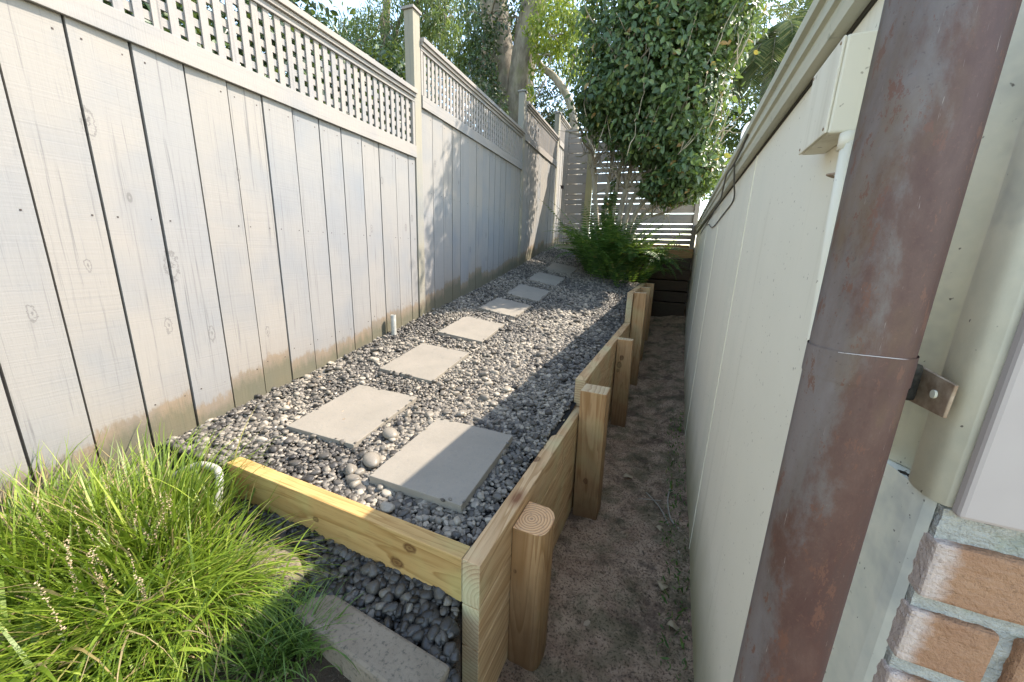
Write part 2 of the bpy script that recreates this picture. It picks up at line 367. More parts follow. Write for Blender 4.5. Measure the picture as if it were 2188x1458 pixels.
m = MT('dark_tar', .7, .4); M['tar'] = m.col(m.ramp(m.noise(70, 4), [(.4, (.012, .012, .01)), (.7, (.06, .05, .035))])).bump(m.noise(60, 4), .8, .006).m
m = MT('tan_plate', .6, .4); M['tan'] = m.col(m.ramp(m.noise(90, 4), [(.35, (.24, .16, .10)), (.7, (.42, .32, .225))])).bump(m.noise(80, 4), .4, .002).m
m = MT('pale_plastic', .4, .4); M['pvc'] = m.col(m.ramp(m.noise(30, 3), [(.35, (.30, .30, .27)), (.7, (.42, .41, .36))])).m
m = MT('dark_rubber', .5, .4); M['cable'] = m.col((.10, .095, .08)).m
m = MT('rusty_nail', .7, .4); M['nail'] = m.col((.045, .03, .025)).m
m = MT('dish_grey', .4, .4); M['dish'] = m.col((.42, .44, .46)).m
# plants
def leaf_mat(name, stops, rough=.4, trans=.35, patch=None):
    m = MT(name, rough, .45)
    c = m.ramp(m.isl(), stops)
    if patch: c = m.mix(c, patch[0], m.ramp(m.noise(patch[1], 3), [(.5, 0.), (.68, patch[2])]))
    m.col(c)
    tr = m.n('ShaderNodeBsdfTranslucent'); tc = m.mix(c, (1.3, 1.5, .45), .5, 'MULTIPLY'); tc = m.mix(c, (.30, .42, .03), .35); m.put(tr.inputs[0], tc)
    mx = m.n('ShaderNodeMixShader'); mx.inputs[0].default_value = trans
    m.t.links.new(m.b.outputs[0], mx.inputs[1]); m.t.links.new(tr.outputs[0], mx.inputs[2])
    m.t.links.new(mx.outputs[0], m.t.nodes['Material Output'].inputs[0]); return m.m
M['camellia'] = leaf_mat('camellia_leaf', [(0., (.034, .064, .026)), (.5, (.064, .108, .040)), (.88, (.105, .16, .055)), (.972, (.16, .21, .05)), (.985, (.30, .17, .05)), (1., (.28, .2, .08))], .4, .32)
M['grass'] = leaf_mat('grass_blade', [(0., (.07, .12, .012)), (.4, (.14, .215, .018)), (.8, (.225, .31, .03)), (.90, (.33, .39, .07)), (.92, (.30, .22, .10)), (1., (.42, .34, .19))], .45, .4)
M['grass_dark'] = leaf_mat('grass_blade_dark', [(0., (.05, .10, .02)), (.6, (.085, .16, .03)), (1., (.14, .22, .06))], .45, .35)
M['fern'] = leaf_mat('fern_frond', [(0., (.03, .075, .018)), (.6, (.06, .135, .028)), (.93, (.14, .24, .045)), (1., (.2, .14, .05))], .5, .35)
M['dark_leaf'] = leaf_mat('dark_tree_leaf', [(0., (.018, .036, .02)), (.7, (.035, .065, .03)), (1., (.08, .12, .04))], .35, .2)
M['mid_leaf'] = leaf_mat('feathery_leaf', [(0., (.05, .085, .03)), (.6, (.09, .13, .045)), (1., (.17, .2, .07))], .45, .4)
M['lime_leaf'] = leaf_mat('lime_leaf', [(0., (.11, .16, .02)), (.6, (.20, .25, .035)), (1., (.33, .34, .06))], .45, .5)
M['palm_leaf'] = leaf_mat('palm_leaflet', [(0., (.05, .08, .04)), (.7, (.09, .12, .06)), (1., (.25, .24, .12))], .45, .3)
M['litter'] = leaf_mat('bark_litter', [(0., (.07, .045, .03)), (.5, (.16, .10, .06)), (1., (.34, .26, .17))], .8, .05)
M['dry'] = leaf_mat('dry_leaf', [(0., (.30, .22, .13)), (1., (.40, .32, .2))], .7, .1)
def bark(name, a, b, sc=9):
    m = MT(name, .85, .2); n1 = m.noise(sc, 5, .65, stretch=(1, 1, .35)); c = m.ramp(n1, [(.35, a), (.65, b)])
    c = m.mix(c, (.16, .17, .07), m.ramp(m.noise(5, 4, off=(2, 9, 3)), [(.55, 0.), (.7, .5)])); return m.col(c).bump(n1, .5, .01).m
M['bark'] = bark('grey_bark', (.13, .11, .085), (.27, .235, .18)); M['bark_pale'] = bark('pale_stem_bark', (.24, .21, .16), (.38, .34, .27), 20)
M['bark_palm'] = bark('palm_trunk_bark', (.12, .12, .12), (.24, .23, .21), 14)

# ------------------------------------------------------------------ setting: ground sheets
def grid(name, xs, ys, hf, mat, parent=None):
    X, Y = np.meshgrid(xs, ys, indexing='ij'); 
    if callable(hf): X, Y, Z = hf(X, Y)
    V = np.stack([X, Y, Z], -1).reshape(-1, 3); a, b = len(xs), len(ys)
    i, j = np.meshgrid(np.arange(a - 1), np.arange(b - 1), indexing='ij'); k = (i * b + j).ravel()
    return mesh_np(name, V, [np.stack([k, k + b, k + b + 1, k + 1], 1)], mat, parent, smooth=True)
def sn(x, y, f, s=0): return np.sin(x * f + 1.7 * s) * np.cos(y * f * 1.13 + .9 * s) + .5 * np.sin(x * f * 2.3 - y * f * 1.9 + s)
def far_h(X, Y):
    Z = np.full(X.shape, -1.95)
    left = X < -2.36
    Z = np.where(left, np.interp(Y, [-60, .9, 8.3, 60], [-1.6, -1.15, .1, 1.2]), Z)
    Z = np.where(Y > 8.45, .22 + .0 * Y, Z)
    return X, Y, Z
tag(grid('ground', np.array([-150, -40, -12, -6, -4, -2.361, -2.355, 0, 3, 8, 20, 60, 150.]), np.array([-150, -40, -8, -1, .9, 3, 5, 7, 8.44, 8.46, 12, 25, 60, 150.]), far_h, M['ground']), 'ground beyond the fences and under the garden', 'ground', kind='structure')
A_ = R_(2.5); UX = np.array([math.cos(A_), -math.sin(A_), 0]); VX = np.array([math.sin(A_), math.cos(A_), 0]); FO = np.array([-.432, .905, 0])
def FT(V):  # retaining wall frame: u across (right +), v along
    V = np.asarray(V, float); return FO + V[:, :1] * UX + V[:, 1:2] * VX + V[:, 2:] * np.array([0, 0, 1.])
def xin(y): return -.432 - .068 + .0437 * (y - .905)
def bed(X, Y):
    T = X  # 0..1
    X = -2.33 + T * (xin(Y) + .02 + 2.33)
    X = np.where(Y > 6.95, -2.33 + T * (2.33 - .25 + .12 * 0), X)
    Z = G(X, Y) - .028 + .006 * sn(X, Y, 9)
    k = np.clip((Y - 6.7) / .4, 0, 1) * np.clip((X + 1.3) / 1.0, 0, 1); Z = Z - .95 * k ** 1.4 * 0 - .25 * k
    return X, Y, Z
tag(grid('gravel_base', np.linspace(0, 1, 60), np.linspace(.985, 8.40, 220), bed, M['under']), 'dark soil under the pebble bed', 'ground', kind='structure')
def dirt_h(X, Y):
    XX = np.where(X < .2, X, X)
    Z = np.interp(Y, [-3, 1.5, 4, 6.2, 8.4], [-1.72, -1.71, -1.72, -1.50, -1.02]) + .012 * sn(X, Y, 5) + .006 * sn(X, Y, 17, 2) + .003 * sn(X, Y, 41, 1)
    Z = Z + .05 * np.clip((X - .15) / .2, 0, 1)
    return X, Y, Z
tag(grid('dirt_path', np.linspace(-.52, .70, 90), np.linspace(.3, 8.42, 420), dirt_h, M['dirt']), 'bare trodden dirt path between timber wall and house', 'path', kind='structure')
def front_h(X, Y):
    xm = -.505 + np.clip(.905 - Y, 0, 3) * .56; X = -2.34 + X * (xm + 2.34)
    Z = -1.30 + .012 * sn(X, Y, 7) + .045 * np.clip((Y - .68) / .1, 0, 1)
    Z[-1] = -1.8
    return X, Y, Z
tag(grid('soil', np.append(np.linspace(0, 1, 60), 1.001), np.linspace(-2.0, .935, 120), front_h, M['soil']), 'dark garden soil below the front timber', 'soil', kind='structure')
tag(grid('dirt_yard', np.linspace(-.45, 3, 30), np.linspace(-3, .3, 30), lambda X, Y: (X, Y, -1.715 + .01 * sn(X, Y, 6)), M['dirt']), 'bare dirt beside the house corner', 'ground', kind='structure')

# ------------------------------------------------------------------ pebbles
def icos(sub):
    t = (1 + 5 ** .5) / 2
    V = [(-1, t, 0), (1, t, 0), (-1, -t, 0), (1, -t, 0), (0, -1, t), (0, 1, t), (0, -1, -t), (0, 1, -t), (t, 0, -1), (t, 0, 1), (-t, 0, -1), (-t, 0, 1)]
    F = [(0, 11, 5), (0, 5, 1), (0, 1, 7), (0, 7, 10), (0, 10, 11), (1, 5, 9), (5, 11, 4), (11, 10, 2), (10, 7, 6), (7, 1, 8), (3, 9, 4), (3, 4, 2), (3, 2, 6), (3, 6, 8), (3, 8, 9), (4, 9, 5), (2, 4, 11), (6, 2, 10), (8, 6, 7), (9, 8, 1)]
    V = [np.array(v) / np.linalg.norm(v) for v in V]
    for _ in range(sub):
        c = {}; F2 = []
        def mid(a, b):
            k = (min(a, b), max(a, b))
            if k not in c: q = V[a] + V[b]; V.append(q / np.linalg.norm(q)); c[k] = len(V) - 1
            return c[k]
        for a, b, d in F: x, y, z = mid(a, b), mid(b, d), mid(d, a); F2 += [(a, x, z), (b, y, x), (d, z, y), (x, y, z)]
        F = F2
    return np.array(V), np.array(F)
def rotm(yaw, ax, an):
    """(n,3,3): yaw about z then tilt"""
    c, s = np.cos(yaw), np.sin(yaw); Z = np.zeros_like(c); O = np.ones_like(c)
    Rz = np.stack([np.stack([c, -s, Z], -1), np.stack([s, c, Z], -1), np.stack([Z, Z, O], -1)], -2)
    c, s = np.cos(an), np.sin(an); Rx = np.stack([np.stack([O, Z, Z], -1), np.stack([Z, c, -s], -1), np.stack([Z, s, c], -1)], -2)
    c, s = np.cos(ax), np.sin(ax); Rq = np.stack([np.stack([c, -s, Z], -1), np.stack([s, c, Z], -1), np.stack([Z, Z, O], -1)], -2)
    return Rq @ Rx @ Rz
ICO = {k: icos(k) for k in (1, 2)}
def pebbles(P, size, flat, sub=1):
    """P (n,3) centres, size (n,) half length"""
    B, F = ICO[sub]; n = len(P)
    pool = []
    for k in range(24):
        a = rng.normal(size=3); b = rng.normal(size=3); 
        q = B * (1 + .16 * np.sin(B @ a * 1.6 + k)[:, None] + .10 * np.sin(B @ b * 3.1)[:, None])
        # squarish superellipsoid
        q = np.sign(q) * np.abs(q) ** rng.uniform(.70, 1.0); pool.append(q)
    pool = np.array(pool)
    T = pool[rng.integers(0, 24, n)]
    sc = np.stack([size, size * rng.uniform(.58, .95, n), size * flat * rng.uniform(.75, 1.3, n)], 1)
    T = T * sc[:, None, :]
    Rm = rotm(rng.uniform(0, 6.28, n), rng.uniform(0, 6.28, n), rng.normal(0, .33, n))
    V = np.einsum('nij,nkj->nki', Rm, T) + P[:, None, :]
    FF = F[None] + (np.arange(n) * len(B))[:, None, None]
    return V.reshape(-1, 3), FF.reshape(-1, 3)
PAV = [(-.853, 1.405, 0.0), (-1.582, 1.581, .02), (-1.642, 2.397, .0), (-1.662, 3.234, .02), (-1.675, 4.12, -.01), (-1.662, 4.93, .0), (-1.661, 5.80, -.02), (-1.64, 6.66, .0)]
PW, PL = .46, .56
def inpav(x, y, mg=0):
    k = np.zeros(x.shape, bool)
    for (cx, cy, r) in PAV: k |= (np.abs(x - cx) < PW / 2 - .004 - mg) & (np.abs(y - cy) < PL / 2 - .004 - mg)
    return k
def scatter(y0, y1, pitch, smin, smax, flat, sub, zoff=0, keep=1., big=0):
    xs = np.arange(-2.31, .1, pitch); ys = np.arange(y0, y1, pitch * .87); X, Y = np.meshgrid(xs, ys); X = X + (np.arange(len(ys)) % 2)[:, None] * pitch * .5
    X = (X + rng.uniform(-.42, .42, X.shape) * pitch).ravel(); Y = (Y + rng.uniform(-.42, .42, Y.shape) * pitch).ravel()
    k = (X < xin(Y) - .008) & (X > -2.31) & ~((Y > 7.0) & (X > -1.2)) & (rng.uniform(0, 1, X.shape) < keep) & ~inpav(X, Y) & (Y > .975)
    X, Y = X[k], Y[k]; patch = .5 + .5 * np.sin(X * 3.1 + 2 * np.sin(Y * 1.7)) * np.cos(Y * 2.3 + X)
    s = smin + (smax - smin) * rng.beta(1.6, 3.2, len(X)) * (.65 + .7 * patch)
    # coarser stones along the middle of the bed, right of the pavers
    s *= 1 + .35 * np.exp(-((X + 1.05 - .03 * Y) / .3) ** 2)
    Z = G(X, Y) + zoff + s * flat * .15 + rng.uniform(-.006, .006, len(X))
    return np.stack([X, Y, Z], 1), s, np.full(len(X), flat)
parts = []
for args in ((.95, 2.7, .0175, .0062, .0215, .55, 2, -.012), (2.7, 5.0, .021, .008, .023, .55, 1, -.012), (5.0, 8.3, .026, .011, .024, .6, 1, -.012),
             (.95, 5.0, .075, .015, .031, .52, 2, .002, .35)):
    P, s, f = scatter(*args); parts.append(pebbles(P, s, .56, args[6]))
V = []; F = []; n = 0
for v, f in parts: V.append(v); F.append(f + n); n += len(v)
tag(mesh_np('gravel', np.concatenate(V), [np.concatenate(F)], M['pebble'], smooth=True), 'dark grey river pebbles filling the raised bed around the pavers', 'gravel', kind='stuff')
# lower pebbles in front of the front timber
n = 3100; X = rng.uniform(-1.72, -.34, n); Y = rng.uniform(.60, .965, n); k_ = (X < -.52 + np.clip(.905 - Y, 0, 3) * .56) & ((Y > .70) | (X > -.62)); X, Y = X[k_], Y[k_]; n = len(X); s = .008 + .022 * rng.beta(1.5, 2.6, n)
v, f = pebbles(np.stack([X, Y, -1.245 + .05 * (Y - .72) / .2 + rng.uniform(-.012, .014, n) + s * .2], 1), s, .66, 2)
tag(mesh_np('pebbles', v, [f], M['pebble_clean'], smooth=True), 'larger black pebbles in the gap between front timber and concrete edging', 'pebbles', kind='stuff')
for x, y, s, lab in ((-1.235, 1.46, .052, 'largest smooth grey-tan stone lying between the two nearest pavers'), (-1.165, 1.235, .055, 'flat grey stone with a pale vein at the left corner of the nearest paver'),
                     (-.90, 1.02, .033, 'oval dark stone below the front edge of the nearest paver'), (-1.21, 1.15, .036, 'tan grey rounded stone nearest the sunlit part of the front timber')):
    z = float(G(x, y)) + .016; B, F = ICO[2]; q = B * (1 + .12 * np.sin(B @ rng.normal(size=3) * 2)[:, None]) * np.array([s, s * .72, s * .5])
    o = mesh_np('river_stone', q + np.array([x, y, z]), [F], M['stone'] if 'stone' in M else M['pebble'], origin=(x, y, z), smooth=True, sub=1)
    o.rotation_euler = (0, .1, random.uniform(-.8, .5)); tag(o, lab, 'stone', 'larger river stones among the pebbles')

# ------------------------------------------------------------------ pavers
names = ['nearest square paver, half in shade, beside the timber corner', 'second square paver, fully sunlit, left of the half-shaded one', 'third square paver from the front, sunlit, alone mid path',
         'fourth square paver, sunlit, level with the short pipe stub', 'fifth square paver, sunlit with leaf shadow across its far edge', 'sixth square paver, in bush shade just past the sunlit ones', 'seventh square paver, in full shade with one small sun fleck', 'farthest square paver, in shade in front of the fern']
for (cx, cy, r), lab in zip(PAV, names):
    e = .2; zx = (G(cx + e, cy) - G(cx - e, cy)) / (2 * e); zy = (G(cx, cy + e) - G(cx, cy - e)) / (2 * e); z = float(G(cx, cy)) + (.034 if cy < 1.5 else .016)
    mb = MB()
    def T(V, cx=cx, cy=cy, z=z, zx=zx, zy=zy, r=r):
        c, s = math.cos(r), math.sin(r); x = V[:, 0] * c - V[:, 1] * s; y = V[:, 0] * s + V[:, 1] * c
        return np.stack([cx + x, cy + y, z + V[:, 2] + zx * x + zy * y], 1)
    mb.box(-PW / 2, PW / 2, -PL / 2, PL / 2, -.04, 0, T)
    tag(mb.build('paver', M['paver'], origin=(cx, cy, z - .04), bevel=.003), lab, 'paver', 'square stepping pavers set in the pebbles')

PX_, PY_, PZ_ = [], [], []
for (cx, cy, r) in PAV:
    e = .2; zx = float(G(cx + e, cy) - G(cx - e, cy)) / (2 * e); zy = float(G(cx, cy + e) - G(cx, cy - e)) / (2 * e); z = float(G(cx, cy)) + (.034 if cy < 1.5 else .016)
    for _ in range(16):
        a = rng.uniform(-1, 1); u_, v_ = ((a * PW / 2, rng.choice([-1, 1]) * (PL / 2 - rng.uniform(-.006, .012))) if rng.uniform() < .5 else (rng.choice([-1, 1]) * (PW / 2 - rng.uniform(-.006, .012)), a * PL / 2))
        PX_.append(cx + u_); PY_.append(cy + v_); PZ_.append(z + zx * u_ + zy * v_ + .002)
sz_ = rng.uniform(.006, .012, len(PX_)); v, f = pebbles(np.stack([PX_, PY_, PZ_], 1), sz_, .55, 1)
tag(mesh_np('spilt_pebbles', v, [f], M['pebble'], smooth=True), 'small pebbles spilt onto the edges of the pavers', 'pebbles', kind='stuff')

# ------------------------------------------------------------------ retaining wall (one screwed-together timber thing)
rw = empty('retaining_wall', (-.432, .905, -1.72), 'new yellow pine sleeper retaining wall with posts holding up the pebble bed', 'retaining wall')
def sleeper(u0, u1, v0, v1, z0, z1, lab=None, mat='pine_y', ends=(2, 4)):
    o = MB().box(u0, u1, v0, v1, z0, z1, FT, ends=ends).build('sleeper', [M[mat], M['pine_end']], rw, bevel=.0035)
    if lab: o['label'] = lab
T0, T1 = -.068, 0
sleeper(T0, T1, 0, .985, -1.18, -1.0, 'short top sleeper at the near corner'); sleeper(T0, T1, .988, 1.44, -1.18, -1.0)
sleeper(T0, T1, 0, 2.6, -1.36, -1.183); sleeper(T0, T1, 0, 3.0, -1.54, -1.363); sleeper(T0, T1, 0, 2.4, -1.72, -1.543)
sleeper(T0, T1, 1.443, 3.87, -1.0, -.81, 'second level sleeper stepped up behind the first'); sleeper(T0 , T1, 1.443, 3.87, -1.18, -1.003)
sleeper(T0, T1, 2.603, 5.95, -1.36, -1.183); sleeper(T0, T1, 3.003, 5.95, -1.54, -1.363); sleeper(T0, T1, 2.403, 5.95, -1.72, -1.543)
sleeper(T0, T1, 3.873, 5.95, -.625, -.435); sleeper(T0, T1, 3.873, 5.95, -.81, -.628); sleeper(T0, T1, 3.873, 5.95, -1.0, -.813); sleeper(T0, T1, 3.873, 5.95, -1.18, -1.003)
sleeper(-1.345, T0 - .002, 0, .062, -1.18, -1.0, 'front cross sleeper, part sunlit, running left from the corner', 'pine_x', (3, 5))
def rpost(u0, u1, v0, v1, ztop, lean=0., leanv=0., lab=None, mat='pine_z', top='pine_end'):
    def T(V):
        k = (ztop - V[:, 2:]); W = V.copy(); W[:, :1] += k * lean; W[:, 1:2] += k * leanv; return FT(W)
    o = MB().box(u0, u1, v0, v1, -1.85, ztop, T, ends=(1,)).build('post', [M[mat], M[top]], rw, bevel=.005)
    if lab: o['label'] = lab
# near post: round-backed half log
mb = MB(); prof = [(.002, .262), (.100, .264), (.118, .270), (.130, .285), (.137, .31), (.140, .35), (.136, .39), (.122, .42), (.095, .438), (.002, .442)]
F0 = lambda u, v: FT(np.array([[u, v, -1.85]]))[0]; F1 = lambda u, v: FT(np.array([[u, v, -1.05]]))[0]
mb.prism(prof, (F0, F1)); mb.mt = [0] * (len(prof) - 2) + [1] * (len(prof) - 2)
o = mb.build('post', [M['pine_z'], M['log_end']], rw, bevel=.003); o['label'] = 'nearest post, rounded, with orange growth rings on its cut top'
rpost(.002, .165, 1.30, 1.45, -.83, .015, lab='second post with grey-green cut top')
rpost(.004, .150, 2.80, 2.90, -.80, .02, lab='third post with dark knots near its top')
rpost(.004, .150, 3.93, 4.03, -.435, .01); rpost(.004, .135, 4.85, 4.95, -.435); rpost(.004, .130, 5.78, 5.88, -.435)
# screws
mb = MB()
for v_, z_ in ((.35, -1.05), (.35, -1.14), (1.37, -1.08), (1.37, -1.14)): mb.box(-.002, .0015, v_ - .004, v_ + .004, z_ - .004, z_ + .004, FT)

# ------------------------------------------------------------------ weathered fence on the left
fx = -2.3
fence = empty('fence', (fx - .03, 4.3, -1.0), 'tall pale weathered board fence with lattice top along the left side', 'fence')
def zb(y): return float(np.interp(y, [-3.5] + YL + [12], [-1.30 - .4] + ZL + [.17]))
posts = [-2.72, .24, 3.235, 6.14, 8.26, 11.2]
rz = [.375, .844, 1.313, 1.785, 2.25]
for b in range(5):
    ya, yb = posts[b] + (.115 if b else .1), posts[b + 1]; Z0 = rz[b]
    mb = MB(); nl = MB(); y = ya + .002; k = 0
    while y < yb - .03:
        wd = .1985 + random.uniform(-.006, .006); y2 = min(y + wd, yb - .002)
        if yb - y2 < .05: y2 = yb - .002
        off = random.uniform(-.004, .003); g = .008 + random.uniform(0, .004)
        zlo = zb((y + y2) / 2) - .02 + random.uniform(-.015, .015); 
        if b == 0: zlo = zb((y + y2) / 2) - .2
        if b < 2 and (y + y2) / 2 < 1.0: zlo -= .25
        tilt = random.uniform(-.0035, .0035)
        def T(V, tilt=tilt, y=y): W = V.copy(); W[:, 0] += tilt * np.sign(V[:, 1] - y - .05); return W
        mb.box(fx - .022 + off, fx + off, y, y2 - g, zlo, Z0 + .05, T)
        for zn in (Z0 - .06, Z0 - .75, zlo + .22):
            for yy in (y + .03 + random.uniform(0, .01), y2 - .035 - random.uniform(0, .01)):
                if zn < Z0: nl.box(fx + off - .002, fx + off + .0008, yy - .0028, yy + .0028, zn - .0032, zn + .0032, T)
        y = y2; k += 1
    for V_ in nl.v: mb.v.append(V_)
    for q_ in nl.q: mb.q.append([i_ + mb.n for i_ in q_]); mb.mq.append(1)
    mb.build('board_panel', [M['fence'], M['nail']], fence)
    MB().box(fx + .006, fx + .024, ya, yb - .001, Z0, Z0 + .105).build('rail', M['fence_rail'], fence, bevel=.002)
    MB().box(fx - .034, fx - .026, ya, yb, zb(ya) - .3, Z0 + .04).build('gap_light_block', M['fence_dark'], fence)  # added dark sheet, keeps light from leaking through the board gaps
    # backing rails behind boards
    MB().box(fx - .08, fx - .036, ya, yb, Z0 - .02, Z0 + .07).box(fx - .08, fx - .036, ya, yb, Z0 - .8, Z0 - .71).build('backing_rail', M['fence_rail'], fence)
    lz0, lz1 = Z0 + .105, Z0 + .475
    mb = MB(); y = ya + .055
    while y < yb - .05: mb.box(fx - .008, fx + .002, y, y + .036, lz0 - .03, lz1 + .01); y += .0695
    mb.build('lattice', M['fence_lath'], fence)
    mb = MB(); z = lz0 + .03
    while z < lz1 - .01: mb.box(fx - .019, fx - .0085, ya, yb, z, z + .036); z += .0695
    mb.build('lattice_back', M['fence_lath'], fence)
    for q0, q1 in ((ya, ya + .032), (yb - .033, yb - .001)): MB().box(fx - .012, fx + .012, q0, q1, lz0 + .001, lz1).build('lattice_stile', M['fence_rail'], fence, bevel=.002)
    mb = MB().box(fx - .014, fx + .016, ya, yb - .001, lz1, lz1 + .035).box(fx - .02, fx + .034, ya, yb - .001, lz1 + .0352, lz1 + .062).box(fx - .055, fx + .05, ya - 0, yb - .001, lz1 + .0622, lz1 + .10)
    mb.build('cap_rail', M['fence_rail'], fence, bevel=.003)
tops = [.9, 1.55, 2.06, 2.46, 2.83, 3.2]
for i, y in enumerate(posts):
    po = MB().box(fx - .085, fx + .012, y + .004, y + .108, zb(y) - .35, tops[i]).build('post', M['fence_post'], fence, bevel=.004)
    mb = MB().box(fx - .10, fx + .027, y - .011, y + .123, tops[i] + .001, tops[i] + .022)
    q = np.array([(fx - .09, y, tops[i] + .0225), (fx + .017, y, tops[i] + .0225), (fx + .017, y + .112, tops[i] + .0225), (fx - .09, y + .112, tops[i] + .0225), (fx - .036, y + .056, tops[i] + .055)])
    mb.add(q, [[0, 1, 4], [1, 2, 4], [2, 3, 4], [3, 0, 4], [3, 2, 1, 0]])
    mb.build('post_cap', M['fence_rail'], po, bevel=.002)

# ------------------------------------------------------------------ slatted gate and back fence (Y = 8.3)
BY = 8.3
gaps = [2.341, 2.24, 2.05, 1.85, 1.744, 1.64, 1.45, 1.25, 1.14, 1.04, .845, .65, .55, .455, .35]
def slats(mb, x0, x1, ztop, zbot):
    e = [ztop] + [g for g in gaps if zbot + .03 < g < ztop - .03] + [zbot]
    for i in range(len(e) - 1):
        mb.box(x0, x1, BY, BY + .02, e[i + 1] + (.008 if i < len(e) - 2 else 0), e[i] - (.008 if i else 0))
gate = empty('gate', (-2.05, BY, .25), 'grey-brown slatted timber gate at the far end beside the board fence', 'gate')
mb = MB(); slats(mb, -2.07, -1.64, 2.43, .29); mb.build('slat_panel', M['slat'], gate, bevel=.002)
MB().box(-2.155, -2.07, BY - .02, BY + .025, .26, 2.46).box(-1.70, -1.645, BY + .022, BY + .06, .30, 2.42).box(-2.06, -1.71, BY - .012, BY - .001, .26, .34).box(-2.155, -1.64, BY - .022, BY + .03, 2.461, 2.50).build('gate_frame', M['slat'], gate, bevel=.003)
g = MB().box(-2.165, -2.11, BY - .045, BY - .0205, 1.36, 1.42).tube([(-2.14, BY - .045, 1.40), (-2.14, BY - .07, 1.41), (-2.18, BY - .07, 1.41)], .008, 8); g.build('latch', M['nail'], gate)
bf = empty('slat_fence', (-.5, BY, 0), 'horizontal slat fence with bright gaps across the far end behind the bush', 'fence')
mb = MB(); slats(mb, -1.50, -.80, 2.43, .02); slats(mb, -.76, .50, 2.43, .26); mb.build('slat_panel', M['slat'], bf, bevel=.002)
MB().box(-1.638, -1.51, BY - .05, BY + .05, -.3, 2.47).build('post', fence_mat('mossy_post', False, base=(.30, .27, .15), warm=(.36, .30, .16)), bf, bevel=.004)
MB().box(-.80, -.76, BY - .01, BY + .05, .0, 2.43).build('post', M['slat'], bf, bevel=.004)
MB().box(.50, .585, BY - .04, BY + .05, -.4, 2.43).build('post', M['slat'], bf, bevel=.004)
MB().box(-.76, .495, BY - .03, BY + .03, .20, .25).build('rail', M['sill'], bf, bevel=.003)
st = empty('sleeper_steps', (.15, BY - .1, -1.0), 'old dark sleepers stacked as a bank under the slat fence', 'sleepers')
for i, (z0, z1, y0) in enumerate(((-.0, .17, BY - .30), (-.21, -.02, BY - .33), (-.42, -.225, BY - .38), (-.63, -.435, BY - .42), (-.84, -.645, BY - .46), (-1.2, -.85, BY - .50))):
    MB().box(-.55 + .03 * i, .56 - .02 * (i % 2), y0, BY - .04, z0, z1).build('sleeper', M['sill'] if i == 0 else M['old_sleeper'], st, bevel=.012)

# ------------------------------------------------------------------ house side wall on the right
TH = R_(2.3); WN = np.array([math.cos(TH), -math.sin(TH), 0]); WT = np.array([math.sin(TH), math.cos(TH), 0])
def WF(V):  # (d outward from camera plane, t along, z)
    V = np.asarray(V, float); return V[:, :1] * WN + V[:, 1:2] * WT + V[:, 2:] * np.array([0, 0, 1.])
b = .27
house = empty('house', (1.2, 4, -1.72), 'cream painted house side wall with moulded fascia and brick corner at the right', 'house')
yc = .47
MB().box(b, 3.2, .60, 8.6, -2.1, .60, WF).build('wall', M['wall'], house)
for t in (.90, 2.11, 3.65, 5.25, 6.9): MB().box(b - .003, b + .001, t, t + .006, -1.75, .47, WF).build('joint_bead', M['bead'], house)
MB().box(b - .004, b + .002, .63, 8.6, .462, .478, WF).build('seam_shadow', M['seam_shadow'], house)  # dark strip along the seam, paints in the shadow line under the fascia
prof = [(b - .004, .474), (b - .030, .476), (b - .034, .500), (b - .028, .512), (b - .028, .530), (b - .038, .534), (b - .038, .560), (b - .033, .564), (b - .033, .585), (b - .046, .590), (b - .046, .625), (b + .3, .66), (b + .3, .62)]
mb = MB(); mb.prism(prof, (lambda a, z: WF([[a, .42, z]])[0], lambda a, z: WF([[a, 8.65, z]])[0])); mb.build('fascia', M['cap'], house)
MB().box(b + .1, 3.3, .44, 8.65, .602, .64, WF).build('roof', M['cap'], house)
# corner: white plaster trim with a hollow groove above, smooth plaster band + brick pier below
cp0 = [(b + .3, .66), (b - .002, .66), (b - .004, .61), (b - .006, .585), (b - .004, .570), (b + .003, .558), (b + .009, .546), (b + .006, .534), (b - .002, .522), (b - .006, .508), (b - .006, .494), (b - .003, .480), (b + .005, .471), (b + .3, .469)]
cp = ([cp0[0]] + [tuple(q) for q in spline(cp0[1:-1], 5)] + [cp0[-1]])[::-1]
mb = MB(); mb.prism(cp, (lambda a, t: WF([[a, t, -.232]])[0], lambda a, t: WF([[a, t, .60]])[0])); mb.build('corner_trim', M['plaster'], house, smooth=True)
MB().box(b + .0065, 2.9, .455, .4688, -.235, .60, WF).build('front_wall', M['pink'], house, bevel=.004)
def rough_up(o, st, lv=4, sz=.02):
    sb = o.modifiers.new('sub', 'SUBSURF'); sb.subdivision_type = 'SIMPLE'; sb.levels = sb.render_levels = lv
    tx = bpy.data.textures.new(o.name, 'CLOUDS'); tx.noise_scale = sz; tx.noise_depth = 4
    d = o.modifiers.new('disp', 'DISPLACE'); d.texture = tx; d.strength = st; d.mid_level = .5; d.texture_coords = 'GLOBAL'
mb = MB()
for z0 in np.arange(-2.1, -.24, .1): mb.box(b + .004, b + .1, .4705, .595, z0, min(z0 + .1, -.2345), WF)
for z0 in np.arange(-2.1, -.24, .1): mb.box(b + .1, b + .35, .4705, .595, z0, min(z0 + .1, -.2345), WF)
o = mb.build('mortar', M['mortar'], house); o.modifiers.clear(); rough_up(o, .006, 5, .010)
MB().box(b + .35, 2.9, .4715, .595, -2.1, -.2325, WF).build('mortar', M['mortar'], house)
mb = MB(); pr = [(b + .0, .72), (b - .006, .66), (b - .010, .60), (b - .009, .565), (b - .006, .545), (b - .004, .525), (b - .003, .505), (b - .001, .490), (b + .003, .479), (b + .03, .54), (b + .03, .72)][::-1]
